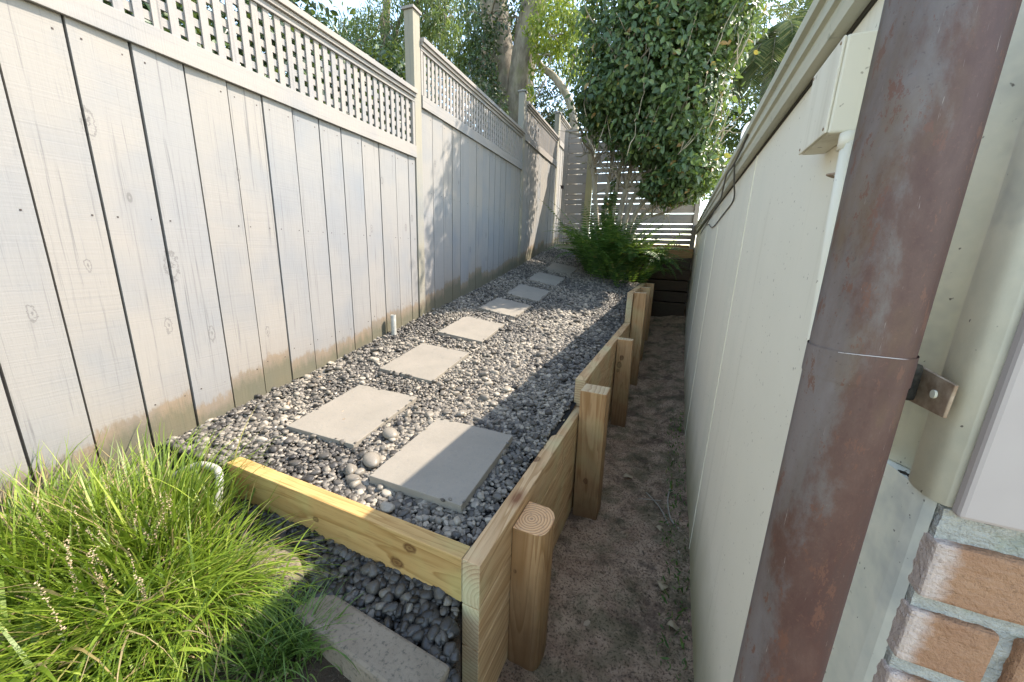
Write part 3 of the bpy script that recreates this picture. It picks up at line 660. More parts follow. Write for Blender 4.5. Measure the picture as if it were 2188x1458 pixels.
mb.prism(pr, (lambda a, t: WF([[a, t, -2.1]])[0], lambda a, t: WF([[a, t, -.2335]])[0])); mb.build('plaster_band', M['plaster'], house, smooth=False)
mb = MB(); z = -.268; r = 0
while z > -2.0:
    x = b + .002; x1 = x + (.205 if r % 2 == 0 else .068)
    while x < 1.6:
        mb.box(x, x1, .461 + random.uniform(-.002, .002), .50, z - .067, z, WF); x = x1 + .014; x1 = x + .205
    z -= .086; r += 1
o = mb.build('brick_facing', M['brick'], house, bevel=.004); rough_up(o, .0025, 4, .008)
# crack of old tar at the plaster's lower edge
mb = MB(); 
for k in range(26): 
    a = b - .006 + k * .0018 + random.uniform(-.002, .002); s = random.uniform(.001, .003)
    t = .53 - (a - b) * 1.6 if a < b + .03 else .47
    t = max(t, .4685)
    mb.box(a, a + s * 1.6, t - .004, t + .002, -.236 - s * 1.2, -.233 + s * .4, WF)
mb.build('crack', M['tar'], house)

# meter / junction box and conduit on the wall
jb = empty('junction_box', tuple(WF([[b, 1.03, .21]])[0]), 'cream painted electrical box high on the wall half hidden by the downpipe', 'junction box')
def wedge(T0, T1, Z0, Z1, d): return MB().box(b - d, b - .001, T0, T1, Z0, Z1, WF)
wedge(.93, 1.10, .235, .395, .045).build('box_body', M['wall'], jb, bevel=.004)
lid = MB().box(b - .050, b - .0452, .931, 1.099, .236, .394, WF).build('lid', M['wall'], jb, bevel=.002)
for t_, z_ in ((.94, .245), (.94, .385), (1.09, .245), (1.09, .385)): MB().tube(WF([[b - .0502, t_, z_], [b - .0515, t_, z_]]), .0028, 8).build('screw', M['tan'], lid)
MB().tube(WF([[b - .011, .932 if z > 0 else .932 + (z - .2) * .16, z] for z in (.234, 0, -.3, -.8, -1.4, -1.8)]), .011, 14).tube(WF([[b - .012, .932, z] for z in (.2335, .205)]), .0135, 14).build('conduit', M['wall'], jb, smooth=True)
mb = MB(); mb.tube(WF([[b - .001, .978, .165], [b - .012, .972, .166], [b - .0255, .955, .167], [b - .012, .938, .166], [b - .001, .934, .165]]), .0025, 6); mb.build('clip', M['tan'], jb)

# ------------------------------------------------------------------ downpipe
PX, PY, PR = .1988, .4706, .0412
dp = empty('downpipe', (PX, PY, -1.72), 'thick brown rusty downpipe in the right foreground strapped to the house corner', 'downpipe')
def cyl(mb, z0, z1, r, n=64):
    k = max(2, int((z1 - z0) / .05)); return mb.tube([(PX - .004 * (z - 0), PY + .002 * z, z) for z in np.linspace(z0, z1, k)], r, n, False)
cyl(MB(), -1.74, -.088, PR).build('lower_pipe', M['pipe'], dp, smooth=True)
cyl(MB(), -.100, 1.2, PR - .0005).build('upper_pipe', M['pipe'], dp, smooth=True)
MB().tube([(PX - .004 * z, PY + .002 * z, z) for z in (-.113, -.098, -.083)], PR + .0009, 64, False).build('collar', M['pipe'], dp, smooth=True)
# pale sealant line round the collar's top
MB().tube([(PX + (PR + .0006) * math.cos(a), PY + (PR + .0006) * math.sin(a), -.0832 + .001 * math.sin(3 * a)) for a in np.linspace(-2.3, -.9, 30)], .0004, 5).build('sealant', M['fleck'], dp)
# bracket: tar-black standoff + tan plate screwed on the trim
pc = WF([[b - .052, .520, -.118]])[0]
mb = MB(); mb.box(b - .052, b - .0255, .500, .535, -.138, -.098, WF); mb.build('standoff', M['tar'], dp, bevel=.004, sub=0)
def PT(V): return WF(V)
mb = MB(); V = np.array([[b - .0215, .540, -.100], [b - .0205, .540, -.143], [b - .0185, .462, -.106], [b - .0175, .466, -.140]])
V2 = V.copy(); V2[:, 0] -= .003; mb.add(WF(np.concatenate([V, V2])), [[0, 1, 3, 2], [4, 6, 7, 5], [0, 2, 6, 4], [2, 3, 7, 6], [3, 1, 5, 7], [1, 0, 4, 5]])
pl = mb.build('bracket_plate', M['tan'], dp, bevel=.0008)
mb = MB(); mb.tube(WF([[b - .0225, .482, -.122], [b - .0245, .482, -.122]]), .0042, 12); s_ = mb.build('screw', M['bead'], pl)
mb = MB()
for a, z, r in ((-.93, -.196, .0018), (-.97, -.203, .0030), (-.96, -.209, .0030), (-1.01, -.217, .0024), (-.94, -.1905, .0013)):
    B, F = ICO[1]; q = B * np.array([r, r, r * 1.3]) ; c_ = np.array([PX + PR * math.cos(a), PY + PR * math.sin(a), z]); n_ = np.array([math.cos(a), math.sin(a), 0]); q = q - (q @ n_)[:, None] * n_ * .8; mb.add(q + c_, F.tolist())
mb.build('paint_fleck', M['fleck'], dp, smooth=True)

# ------------------------------------------------------------------ cable, dish
def wp(l): return WF(l)
mb = MB(); mb.tube(spline(wp([[b - .036, 2.2, .60], [b - .052, 2.52, .52], [b - .06, 2.8, .515], [b - .05, 3.05, .47], [b - .045, 3.2, .42], [b - .04, 3.6, .43], [b - .01, 4.4, .45], [b - .006, 5.4, .42], [b - .006, 6.6, .38]]), 8), .0055, 6)
tag(mb.build('cable', M['cable'], origin=tuple(WF([[b, 3, .45]])[0]), smooth=True), 'thick dark cable looping over the fascia then running along the wall top', 'cable')
mb = MB(); mb.tube(spline(wp([[b - .05, 2.55, .53], [b - .03, 2.62, .44], [b - .006, 2.75, .36], [b - .006, 3.2, .33], [b - .006, 4.2, .30], [b - .006, 4.9, .38], [b - .006, 5.6, .42]]), 8), .0045, 6)
tag(mb.build('cable', M['cable'], origin=tuple(WF([[b, 3, .40]])[0]), smooth=True), 'thin slack cable drooping down the wall below the looped one', 'cable')
dish = empty('satellite_dish', (1.3, 7.6, .6), 'grey satellite dish seen edge on beyond the wall top', 'satellite dish')
V = []; nr, ns = 8, 36
cD = np.array([1.16, 7.5, 1.74]); nD = np.array([.55, -.72, .25]); nD /= np.linalg.norm(nD); uD = np.cross(nD, (0, 0, 1)); uD /= np.linalg.norm(uD); vD = np.cross(uD, nD)
for lay in (0, 1):
    for i in range(nr + 1):
        for k in range(ns):
            r = i / nr; a = 2 * math.pi * k / ns; V.append(cD + (uD * math.cos(a) * .33 + vD * math.sin(a) * .42) * r + nD * (.10 * r * r - .008 * lay))
F = []; L = (nr + 1) * ns
for i in range(nr):
    for k in range(ns):
        q = [i * ns + k, i * ns + (k + 1) % ns, (i + 1) * ns + (k + 1) % ns, (i + 1) * ns + k]; F.append(q); F.append([x + L for x in q[::-1]])
for k in range(ns): F.append([nr * ns + k, nr * ns + (k + 1) % ns, L + nr * ns + (k + 1) % ns, L + nr * ns + k])
MB().add(np.array(V), F).build('reflector', M['dish'], dish, smooth=True)
MB().tube([(1.25, 7.66, .6), (1.25, 7.66, 1.5), tuple(cD - nD * .03)], .022, 10).build('mast', M['dish'], dish)
MB().tube([tuple(cD - vD * .38 + nD * .08), tuple(cD - vD * .30 + nD * .45)], .012, 8).build('feed_arm', M['dish'], dish)

# ------------------------------------------------------------------ small things
e = empty('pipe_stub', (-2.235, 2.745, -.80), 'short white plastic pipe standing in the pebbles against the fence', 'pipe')
mb = MB(); n_ = 20
for (r, z) in ((.024, -.85), (.024, -.60), (.020, -.60), (.020, -.68)):
    mb.v.append(np.array([(-2.235 + r * math.cos(2 * math.pi * k / n_), 2.745 + r * math.sin(2 * math.pi * k / n_), z) for k in range(n_)])); mb.n += n_
for i in range(3):
    for k in range(n_): mb.q.append([i * n_ + k, i * n_ + (k + 1) % n_, (i + 1) * n_ + (k + 1) % n_, (i + 1) * n_ + k]); mb.mq.append(0)
mb.build('pipe_wall', M['pvc'], e, smooth=True, bevel=.001)
mb = MB().tube(spline([(-2.05, .80, -1.35), (-2.0, .84, -1.10), (-1.90, .90, -1.015), (-1.82, .925, -1.012), (-1.755, .915, -1.03), (-1.71, .87, -1.12), (-1.70, .82, -1.3)], 8), .016, 14)
tag(mb.build('drain_hose', M['pvc'], origin=(-1.85, .85, -1.3), smooth=True), 'pale plastic drain pipe bending over behind the tall grass at the fence', 'pipe')
# concrete edging block + rough stone
def blk(corners, z0, z1, seed):
    r2 = np.random.default_rng(seed); c = np.array(corners, float); V = [(x, y, z) for z in (z0, z1) for x, y in c]
    return MB().add(np.array(V), BOXF.tolist())
tag(blk([(-1.02, .675), (-.46, .60), (-.44, .735), (-1.0, .785)], -1.38, -1.20, 1).build('edging_block', M['edging'], origin=(-.75, .7, -1.38), bevel=.012), 'shaded brown concrete edging block below the front timber', 'edging block')
B, F = icos(3); q = B * np.array([.13, .075, .055]); q = np.sign(q) * np.abs(q) ** .85 * 1.0; q[:, 2] = np.minimum(q[:, 2], .052) ; q *= (1 + .05 * np.sin(B[:, :1] * 9 + B[:, 1:2] * 7))
q = B * np.array([.135, .08, .07]) * (1 + .07 * np.sin(B[:, :1] * 7 + B[:, 1:2] * 9)); q[:, 2] = np.clip(q[:, 2], -.05, .045)
o = mesh_np('rock', q + np.array([-1.24, .775, -1.225]), [F], M['edging'], origin=(-1.24, .775, -1.26), smooth=True); tag(o, 'sunlit rough tan rock at the right side of the tall grass', 'rock')
# knot holes are in the boards' pattern; dry leaves and twigs on the dirt
def leafthing(name, x, y, z, L, W, yaw, lab):
    t_ = np.linspace(0, 1, 7); V = []
    for t in t_: w_ = W * math.sin(math.pi * min(t * .97 + .015, 1)) ** .8; V += [(t * L - L / 2, -w_, .012 * math.sin(5 * t)), (t * L - L / 2, 0, .012 * math.sin(5 * t) - .004 + .003), (t * L - L / 2, w_, .012 * math.sin(5 * t) + .006)]
    V = np.array(V); c, s = math.cos(yaw), math.sin(yaw); V = np.stack([V[:, 0] * c - V[:, 1] * s, V[:, 0] * s + V[:, 1] * c, V[:, 2]], 1) + (x, y, z)
    F = [[i * 3 + k, i * 3 + k + 1, (i + 1) * 3 + k + 1, (i + 1) * 3 + k] for i in range(6) for k in (0, 1)]
    o = MB().add(V, F).build(name, M['dry'], origin=(x, y, z), smooth=True); so_ = o.modifiers.new('s', 'SOLIDIFY'); so_.thickness = .001
    tag(o, lab, 'leaf', 'fallen leaves on the dirt path')
leafthing('fallen_leaf', -.04, 2.78, -1.70, .085, .022, .6, 'pale curled dry leaf on the dirt beyond the second post')
leafthing('fallen_leaf', .21, 1.80, -1.685, .075, .028, 1.4, 'broad brown dry leaf lying close to the wall foot')
leafthing('fallen_leaf', .20, 2.24, -1.69, .07, .018, -.5, 'folded tan dry leaf beside the bent twig')
leafthing('fallen_leaf', .255, 1.57, -1.675, .06, .016, .1, 'reddish dry leaf nearest the camera at the wall foot')
for k, (pts, r, lab) in enumerate(([[(.10, 2.62, -1.695), (.2, 2.45, -1.685), (.27, 2.2, -1.68), (.30, 2.05, -1.67)], .004, 'long curved brown twig by the wall foot'],
                        [[(.27, 2.75, -1.68), (.245, 2.55, -1.67), (.26, 2.35, -1.67), (.31, 2.25, -1.66)], .005, 'forked grey twig leaning on the wall foot'],
                        [[(.05, 2.52, -1.695), (.2, 2.55, -1.69)], .003, 'short straight pale twig across the dirt'])):
    tag(MB().tube(spline(pts, 5), r, 6).build('twig', M['bark_pale'], origin=pts[0], smooth=True), lab, 'twig', 'twigs on the dirt path')
e_ = 3200; X = rng.uniform(-.4, .33, e_); Y = rng.uniform(1.0, 5.5, e_); kk = (rng.uniform(0, 1, e_) < .35 + .65 * (X > .12)); X, Y = X[kk], Y[kk]; s = rng.uniform(.003, .010, len(X))
Z = dirt_h(X, Y)[2]; v, f = pebbles(np.stack([X, Y, Z + s * .15], 1), s, .5, 1)
tag(mesh_np('debris', v, [f], M['dirt'], smooth=False), 'crumbs of soil and bark strewn over the dirt path', 'debris', kind='stuff')

# ------------------------------------------------------------------ plants: vectorised leaves
LT = np.array([(0, 0, 0), (.30, .5, .05), (.30, 0, 0), (.30, -.5, .05), (.68, .42, .02), (.68, 0, -.03), (.68, -.42, .02), (1, 0, -.10)])
LF3 = np.array([[0, 1, 2], [0, 2, 3], [4, 7, 5], [5, 7, 6]]); LF4 = np.array([[1, 4, 5, 2], [2, 5, 6, 3]])
def leaves(P, D, N, L, W):
    """P base, D direction, N approx normal, L length, W width ratio"""
    n = len(P); D = D / np.linalg.norm(D, axis=1)[:, None]; N = N - D * np.sum(N * D, 1)[:, None]; N /= np.linalg.norm(N, axis=1)[:, None] + 1e-9
    B = np.cross(N, D); L = np.broadcast_to(L, (n,)); W = np.broadcast_to(W, (n,))
    V = P[:, None] + L[:, None, None] * (LT[None, :, 0:1] * D[:, None] + LT[None, :, 1:2] * W[:, None, None] * B[:, None] + LT[None, :, 2:3] * N[:, None])
    o = (np.arange(n) * 8)[:, None, None]
    return V.reshape(-1, 3), (LF3[None] + o).reshape(-1, 3), (LF4[None] + o).reshape(-1, 4)
def leafmesh(name, P, D, N, L, W, mat, parent, **k):
    v, a, b_ = leaves(P, D, N, L, W); return mesh_np(name, v, [a, b_], mat, parent, smooth=False, **k)
def unit(n): v = rng.normal(size=(n, 3)); return v / np.linalg.norm(v, axis=1)[:, None]
def cloud(blobs, n, shell=.55, gap=None, gthr=0.):
    """blobs: list of (cx,cy,cz,rx,ry,rz,weight)"""
    B = np.array(blobs, float); w_ = B[:, 6] / B[:, 6].sum(); k = rng.choice(len(B), n, p=w_)
    d = unit(n); r = rng.uniform(0, 1, n) ** (1 / 3.); r = shell * (.72 + .28 * r) + (1 - shell) * r; r *= 1 + .10 * rng.normal(size=n)
    P = B[k, :3] + d * r[:, None] * B[k, 3:6]
    if gap: 
        q = np.sin(P[:, 0] * gap + 1.3) * np.sin(P[:, 1] * gap * 1.1 + .4) * np.sin(P[:, 2] * gap * .9 + 2.1) + .35 * np.sin(P[:, 0] * gap * 2.7) * np.sin(P[:, 2] * gap * 2.3)
        m_ = q > gthr; P, d = P[m_], d[m_]
    return P, d
def branchy(mb, a, b_, r0, r1, wob=.04, n=7, sides=8):
    a, b_ = np.array(a, float), np.array(b_, float); L = np.linalg.norm(b_ - a); pts = [a + (b_ - a) * t + (rng.normal(size=3) * wob * L * math.sin(math.pi * t)) for t in np.linspace(0, 1, 4)]
    p = spline(pts, max(2, n // 3)); mb.tube(p, np.linspace(r0, r1, len(p)), sides); return p

# camellia bush (multi-stemmed)
bush = empty('camellia_bush', (-.8, 7.15, -.3), 'tall glossy dark green camellia bush on many bare stems at the far end', 'bush')
mb = MB()
stems = [((-1.12, 7.25, -.3), (-1.18, 7.2, .6), (-1.30, 7.1, 1.5), (-1.36, 7.0, 2.1), .045), ((-1.0, 7.15, -.3), (-1.03, 7.1, .8), (-.97, 7.0, 1.6), (-.95, 6.9, 2.3), .032),
         ((-.8, 7.1, -.3), (-.75, 7.0, .7), (-.62, 6.8, 1.5), (-.55, 6.5, 2.5), .045), ((-.75, 7.05, -.3), (-.62, 6.95, .75), (-.30, 6.75, 1.5), (-.1, 6.4, 2.6), .042),
         ((-.7, 7.1, -.3), (-.52, 6.95, .65), (-.12, 6.75, 1.2), (.35, 6.4, 2.2), .04), ((-.62, 7.0, -.25), (-.42, 6.9, .62), (.05, 6.75, .95), (.55, 6.5, 1.5), .034),
         ((-.6, 7.0, -.25), (-.45, 6.9, .52), (.02, 6.75, .72), (.5, 6.6, .95), .022), ((-.85, 7.1, -.3), (-.86, 7.0, .9), (-.75, 6.5, 1.6), (-.8, 6.0, 2.4), .03)]
tips = []
for *p, r in stems:
    q = spline(p, 6); r *= 1.25; mb.tube(q, np.linspace(r, r * .5, len(q)), 9, wob=.05)
    for f_ in (.55, .7, .8, .9, 1.):
        c0 = q[int(f_ * (len(q) - 1))]
        for _ in range(4):
            d = rng.normal(size=3) * (.30, .35, .25) + (.02, -.15, .45); e1 = c0 + d; branchy(mb, c0, e1, r * .35, .006, .06, 6, 6); tips.append(e1)
            for _ in range(2): branchy(mb, c0 + d * .5, c0 + d * .5 + rng.normal(size=3) * .25 + (0, -.1, .12), .008, .003, .05, 6, 5)
# bare outer twigs on the near face
for _ in range(70):
    a = np.array([rng.uniform(-1.3, .6), rng.uniform(5.55, 6.1), rng.uniform(1.3, 3.6)]); branchy(mb, a, a + rng.normal(size=3) * (.11, .08, .12) + (.04 + .10 * a[0], -.10, .36), .008, .003, .05, 6, 5)
mb.build('stems', M['bark_pale'], bush, smooth=True)
crown = [(-.45, 6.35, 2.6, 1.02, 1.05, 1.05, 3), (.0, 6.3, 3.4, .85, 1.0, .8, 2), (-.75, 6.35, 3.4, .75, .95, .8, 1.6), (.05, 6.2, 2.0, .56, .75, .62, 1.4), (-.9, 6.3, 2.25, .55, .75, .42, 1.0), (.24, 6.2, 1.25, .40, .55, .36, .8), (.05, 6.35, 1.05, .45, .5, .25, .5), (.34, 6.3, 2.95, .46, .8, .6, 1), (-.2, 6.2, 1.62, .6, .6, .30, .7), (-.5, 7.3, 2.9, .9, .75, 1.1, 2.2), (-.2, 7.2, 2.0, .55, .5, .6, .8)]
P, d = cloud(crown, 42000, .72, 5.2, -.60)
N = d + rng.normal(size=P.shape) * .55 + (0, 0, .35); D = np.cross(N, unit(len(P))) + np.array([0, 0, -.45]) + d * .3
leafmesh('foliage', P, D, N, rng.uniform(.050, .120, len(P)), rng.uniform(.40, .58, len(P)), M['camellia'], bush)
# small leafy sprout by the stems
P, d = cloud([(-.98, 7.0, .75, .10, .12, .30, 1), (-.88, 6.95, 1.05, .06, .08, .25, .5)], 260, .4); leafmesh('foliage', P, np.cross(d + (0, 0, .3), unit(len(P))), d + rng.normal(size=P.shape) * .5, .075, .5, M['camellia'], bush)

# fern clump
fern = empty('fern', (-.9, 6.95, -.3), 'dense clump of green sword ferns at the foot of the bush', 'fern')
def frond_pts(base, az, L, up, droop, n=16):
    pts = []; p = np.array(base, float); ang = up; st_ = L / n
    for i in range(n + 1): pts.append(p.copy()); p = p + st_ * np.array([math.cos(az) * math.cos(ang), math.sin(az) * math.cos(ang), math.sin(ang)]); ang -= droop / n
    return np.array(pts)
PP, DD, NN, LL = [], [], [], []; mb = MB()
def frond(base, az, L, up, droop, wid, n=30):
    q = frond_pts(base, az, L, up, droop, n); mb.tube(q[::3], np.linspace(.004, .0015, len(q[::3])), 4, False)
    d = np.gradient(q, axis=0); d /= np.linalg.norm(d, axis=1)[:, None]
    side = np.cross(d, (0, 0, 1.)); side /= np.linalg.norm(side, axis=1)[:, None] + 1e-9; nn = np.cross(side, d)
    for i in range(3, n + 1):
        t = i / n; w_ = wid * (math.sin(math.pi * min(1, .12 + .86 * t)) ** .7)
        for s_ in (-1, 1):
            PP.append(q[i]); DD.append(side[i] * s_ + d[i] * .35 + np.array([0, 0, -.1]) + rng.normal(size=3) * .06); NN.append(nn[i] + rng.normal(size=3) * .15); LL.append(w_)
for k in range(120):
    bx, by = rng.normal(-.86, .26), rng.normal(7.0, .22); bx = min(max(bx, -1.4), -.3); az = math.atan2(by - 7.05, bx + .86) + rng.normal(0, .7)
    if rng.uniform() < .5: az = -math.pi / 2 + rng.normal(0, .9)
    frond((bx, by, float(G(bx, by)) - .05 - .15 * max(0, bx + .9)), az, rng.uniform(1.0, 1.6), rng.uniform(1.2, 1.57), rng.uniform(.6, 2.1), rng.uniform(.095, .14))
for k in range(16): frond((-.5 + rng.normal() * .12, 6.9, -.15), rng.normal(-.5, .35), rng.uniform(.8, 1.15), rng.uniform(.7, 1.1), rng.uniform(1.3, 2.2), .12)
leafmesh('fronds', np.array(PP), np.array(DD), np.array(NN), np.array(LL), .27, M['fern'], fern); mb.build('stalks', M['fern'], fern)

# ------------------------------------------------------------------ grasses
def grass(name, n, base, spread, Lr, Wr, lean, mat, lab, group, az0=None, azs=9., droop=(.2, 1.25), up=(1.15, 1.57), seeds=0, zb_=-1.3):
    root = empty(name, (base[0], base[1], zb_), lab, 'grass', group); seg = 7
    bx = base[0] + rng.normal(size=n) * spread[0]; by = base[1] + rng.normal(size=n) * spread[1]
    az = rng.uniform(0, 2 * math.pi, n) if az0 is None else rng.normal(az0, azs, n)
    o_ = np.arctan2(by - base[1], bx - base[0]); az = np.where(rng.uniform(size=n) < lean, o_ + rng.normal(size=n) * .5, az)
    L = rng.uniform(*Lr, n) * rng.uniform(.6, 1, n); W = rng.uniform(*Wr, n); ang = rng.uniform(*up, n); dr = rng.uniform(*droop, n) * (L / Lr[1])
    p = np.stack([bx, by, np.full(n, zb_)], 1); V = np.zeros((n, seg + 1, 2, 3)); tw = rng.uniform(0, math.pi, n)
    for i in range(seg + 1):
        t = i / seg; d = np.stack([np.cos(az) * np.cos(ang), np.sin(az) * np.cos(ang), np.sin(ang)], 1)
        sd = np.stack([-np.sin(az + tw * .25), np.cos(az + tw * .25), 0 * az], 1); w_ = W * (.75 + .25 * min(1, 3 * t)) * (1 - t ** 2.2) + .0004
        V[:, i, 0] = p - sd * w_[:, None] / 2; V[:, i, 1] = p + sd * w_[:, None] / 2
        p = p + d * (L / seg)[:, None]; ang = ang - dr / seg * (1 + 1.2 * t)
    # keep out of the fence
    V[..., 0] = np.maximum(V[..., 0], fx + .012)
    k = (np.arange(n) * (seg + 1) * 2)[:, None] + (np.arange(seg) * 2)[None]; k = k.ravel()
    mesh_np('blades', V.reshape(-1, 3), [np.stack([k, k + 1, k + 3, k + 2], 1)], mat, root, smooth=True)
    if seeds:
        for _ in range(seeds):
            PP, DD = [], []
            x, y = base[0] + rng.normal() * spread[0] * .9, base[1] + rng.normal() * spread[1] * .9; h = rng.uniform(.25, .42); a = rng.uniform(0, 6.28); l_ = rng.uniform(0, .25)
            for j in range(46): t = j / 46; PP.append((x + math.cos(a) * l_ * t * .4, y + math.sin(a) * l_ * t * .4, zb_ + h * (.55 + .5 * t))); DD.append(rng.normal(size=3))
            PP, DD = np.array(PP), np.array(DD); leafmesh('seed_head', PP, DD, unit(len(PP)), .007, .5, M['dry'], root)
    return root
GG = 'green grass clumps in the front left corner'
grass('grass_clump', 1350, (-1.78, .62), (.15, .11), (.36, .62), (.005, .0125), .6, M['grass'], 'biggest bright green grass clump against the fence foot', GG, seeds=26)
grass('grass_clump', 1000, (-1.50, .50), (.13, .09), (.33, .52), (.004, .011), .7, M['grass'], 'bright green grass clump arching over the front timber', GG, seeds=14, droop=(.7, 2.2), up=(.85, 1.45))
grass('grass_clump', 900, (-2.02, .42), (.11, .11), (.35, .60), (.004, .012), .6, M['grass'], 'green grass clump at the left edge of the picture', GG)
grass('grass_clump', 520, (-1.56, .24), (.14, .08), (.30, .55), (.008, .019), .6, M['grass'], 'broad bladed yellow-green clump at the bottom left corner', GG, droop=(.9, 2.2), up=(.7, 1.3))
grass('grass_clump', 420, (-1.0, .60), (.07, .05), (.16, .30), (.003, .0065), .6, M['grass_dark'], 'small darker grass clump in front of the edging block', GG, droop=(.5, 1.8), up=(.9, 1.5))
grass('grass_clump', 420, (-1.34, .40), (.10, .08), (.18, .30), (.004, .009), .6, M['grass'], 'low short grass at the bottom edge of the picture', GG, droop=(.5, 1.8), up=(.8, 1.5))
grass('grass_clump', 240, (-1.35, .62), (.06, .05), (.42, .62), (.003, .006), .3, M['grass'], 'sparse long blades arching right across the timber', GG, az0=.1, azs=.45, droop=(1.4, 2.2), up=(.85, 1.25))
P = np.stack([rng.uniform(-2.28, -.9, 900), rng.uniform(.0, .7, 900), np.full(900, -1.285)], 1); D = unit(900) * (1, 1, .12); o = leafmesh('leaf_litter', P, D, np.array([0, 0, 1.]) + rng.normal(size=(900, 3)) * .3, rng.uniform(.03, .10, 900), .12, M['dry'], None)
tag(o, 'dry straw and dead leaves on the soil under the grass', 'leaf litter', kind='stuff')
n = 260; X = rng.uniform(-.32, .34, n); X = np.where(rng.uniform(size=n) < .6, .34 - np.abs(rng.normal(size=n)) * .14, X); Y = rng.uniform(1.0, 6., n); P = np.stack([X, Y, dirt_h(X, Y)[2] + .004], 1)
o = leafmesh('litter', P, unit(n) * (1, 1, .1), np.array([0, 0, 1.]) + rng.normal(size=(n, 3)) * .35, rng.uniform(.010, .045, n), rng.uniform(.12, .5, n), M['litter'], None); tag(o, 'scraps of bark and broken dry leaves scattered over the dirt path', 'litter', kind='stuff')
n = 110; X = rng.uniform(-2.2, -.6, n); Y = rng.uniform(1.1, 6.5, n); P = np.stack([X, Y, G(X, Y) + .012], 1)
o = leafmesh('dry_leaves', P, unit(n) * (1, 1, .1), np.array([0, 0, 1.]) + rng.normal(size=(n, 3)) * .35, rng.uniform(.010, .032, n), rng.uniform(.2, .5, n), M['litter'], None); tag(o, 'tiny dry leaf scraps scattered over the pebble bed', 'leaf litter', kind='stuff')
# thin weeds along the wall foot
n = 520; P = np.stack([rng.uniform(.20, .345, n), rng.uniform(1.0, 4.5, n), np.full(n, -1.665)], 1); P[:, 0] += (P[:, 1] - 1.5) * .04 - .02
o = leafmesh('weeds', P, unit(n) * (.6, .8, 1) + (-.2, 0, .5), unit(n), rng.uniform(.015, .05, n), .25, M['fern'], None); tag(o, 'small green weeds and moss along the wall foot', 'weeds', kind='stuff')

# ------------------------------------------------------------------ trees beyond
def tree(name, lab, loc, limbs, blobs, n, L, W, mat, droop=-.3, bk='bark', gap=None, gthr=0, shell=.3, group=None):
    r = empty(name, loc, lab, 'tree', group); mb = MB()
    for *p, r0, r1 in limbs: q = spline(p, 6); mb.tube(q, np.linspace(r0, r1, len(q)), 14, wob=.03)
    bl = np.array(blobs)
    for k in range(26):
        b0 = bl[rng.integers(len(bl))]; e1 = b0[:3] + unit(1)[0] * b0[3:6] * .8; st_ = limbs[rng.integers(len(limbs))][-3]; a = np.array(st_, float) * .35 + b0[:3] * .65; branchy(mb, a, e1, .02, .005, .08, 6, 5)
    mb.build('trunk', M[bk], r, smooth=True)
    P, d = cloud(blobs, n, shell, gap, gthr); N = d * .6 + rng.normal(size=P.shape) * .7 + (0, 0, .5); D = np.cross(N, unit(len(P))) + np.array([0, 0, droop])
    leafmesh('crown', P, D, N, rng.uniform(*L, len(P)), rng.uniform(*W, len(P)), mat, r); return r
def pinn(mb, PP, DD, NN, base, az, L, up, droop, wid, n):
    q = frond_pts(base, az, L, up, droop, n); d = np.gradient(q, axis=0); d /= np.linalg.norm(d, axis=1)[:, None]; side = np.cross(d, (0, 0, 1.)); side /= np.linalg.norm(side, axis=1)[:, None] + 1e-9
    if mb is not None: mb.tube(q[::2], np.linspace(.006, .002, len(q[::2])), 4, False)
    for i in range(2, n + 1):
        for s_ in (-1, 1): PP.append(q[i]); DD.append(side[i] * s_ * .8 + d[i] * .5 + np.array([0, 0, -.25])); NN.append(np.cross(side[i], d[i]) + rng.normal(size=3) * .3)
tree('large_tree', 'big grey forked trunk tree standing behind the lattice fence', (-4.0, 9.9, .2),
     [((-3.95, 10, 0), (-4.05, 10, 2.2), (-4.20, 10, 3.6), (-4.40, 10, 4.8), (-4.75, 10, 6.6), .44, .33), ((-3.75, 9.8, 0), (-3.75, 9.8, 2.2), (-3.74, 9.7, 3.6), (-3.62, 9.6, 4.6), (-3.30, 9.6, 6.4), .40, .27)],
     [(-4.6, 10.3, 7.4, 2.2, 1.8, 1.4, 2), (-3.3, 10.2, 7.3, 1.8, 1.6, 1.2, 1.5), (-4.6, 10.8, 5.6, .8, .6, .8, .5)], 9000, (.08, .14), (.35, .5), M['dark_leaf'], gap=3)
tree('dark_tree', 'very dark glossy tree left of the big forked trunk', (-4.9, 9.6, .2), [((-4.9, 9.6, 0), (-4.8, 9.5, 2), (-4.6, 9.3, 3.5), (-4.5, 9.2, 5), .10, .05)],
     [(-4.55, 9.2, 4.5, .38, .5, .9, 2), (-4.2, 8.9, 3.3, .45, .5, .55, 1.5), (-4.7, 9.3, 3.0, .7, .5, .5, 1), (-4.3, 9.3, 5.6, .9, .6, .7, 1), (-3.9, 8.8, 2.6, .4, .4, .5, .8)], 5200, (.07, .12), (.4, .5), M['dark_leaf'], gap=6, gthr=-.3)
tree('feathery_tree', 'feathery leaved tree overhanging the first lattice panel', (-6.2, 7.5, -.1), [((-6.2, 7.5, -.2), (-6.1, 7.4, 2), (-5.8, 7.2, 4), (-5.4, 7, 5.5), .14, .06), ((-5.9, 7.3, 3.2), (-5.2, 6.9, 4.2), (-4.4, 6.6, 4.3), (-4.0, 6.5, 4.2), .05, .02)],
     [(-5.5, 6.6, 3.7, .9, .7, .6, 2), (-4.35, 6.5, 4.05, .55, .5, .45, 1.1), (-4.6, 6.6, 4.9, 1.2, .8, .7, 1.3), (-5.0, 6.4, 3.2, .8, .5, .35, .7), (-6.6, 6.3, 3.5, 1.0, .8, .8, 1.2), (-3.9, 6.5, 3.75, .25, .3, .35, .2)], 13000, (.07, .13), (.16, .24), M['mid_leaf'], droop=-1.0, gap=5, gthr=-.35)
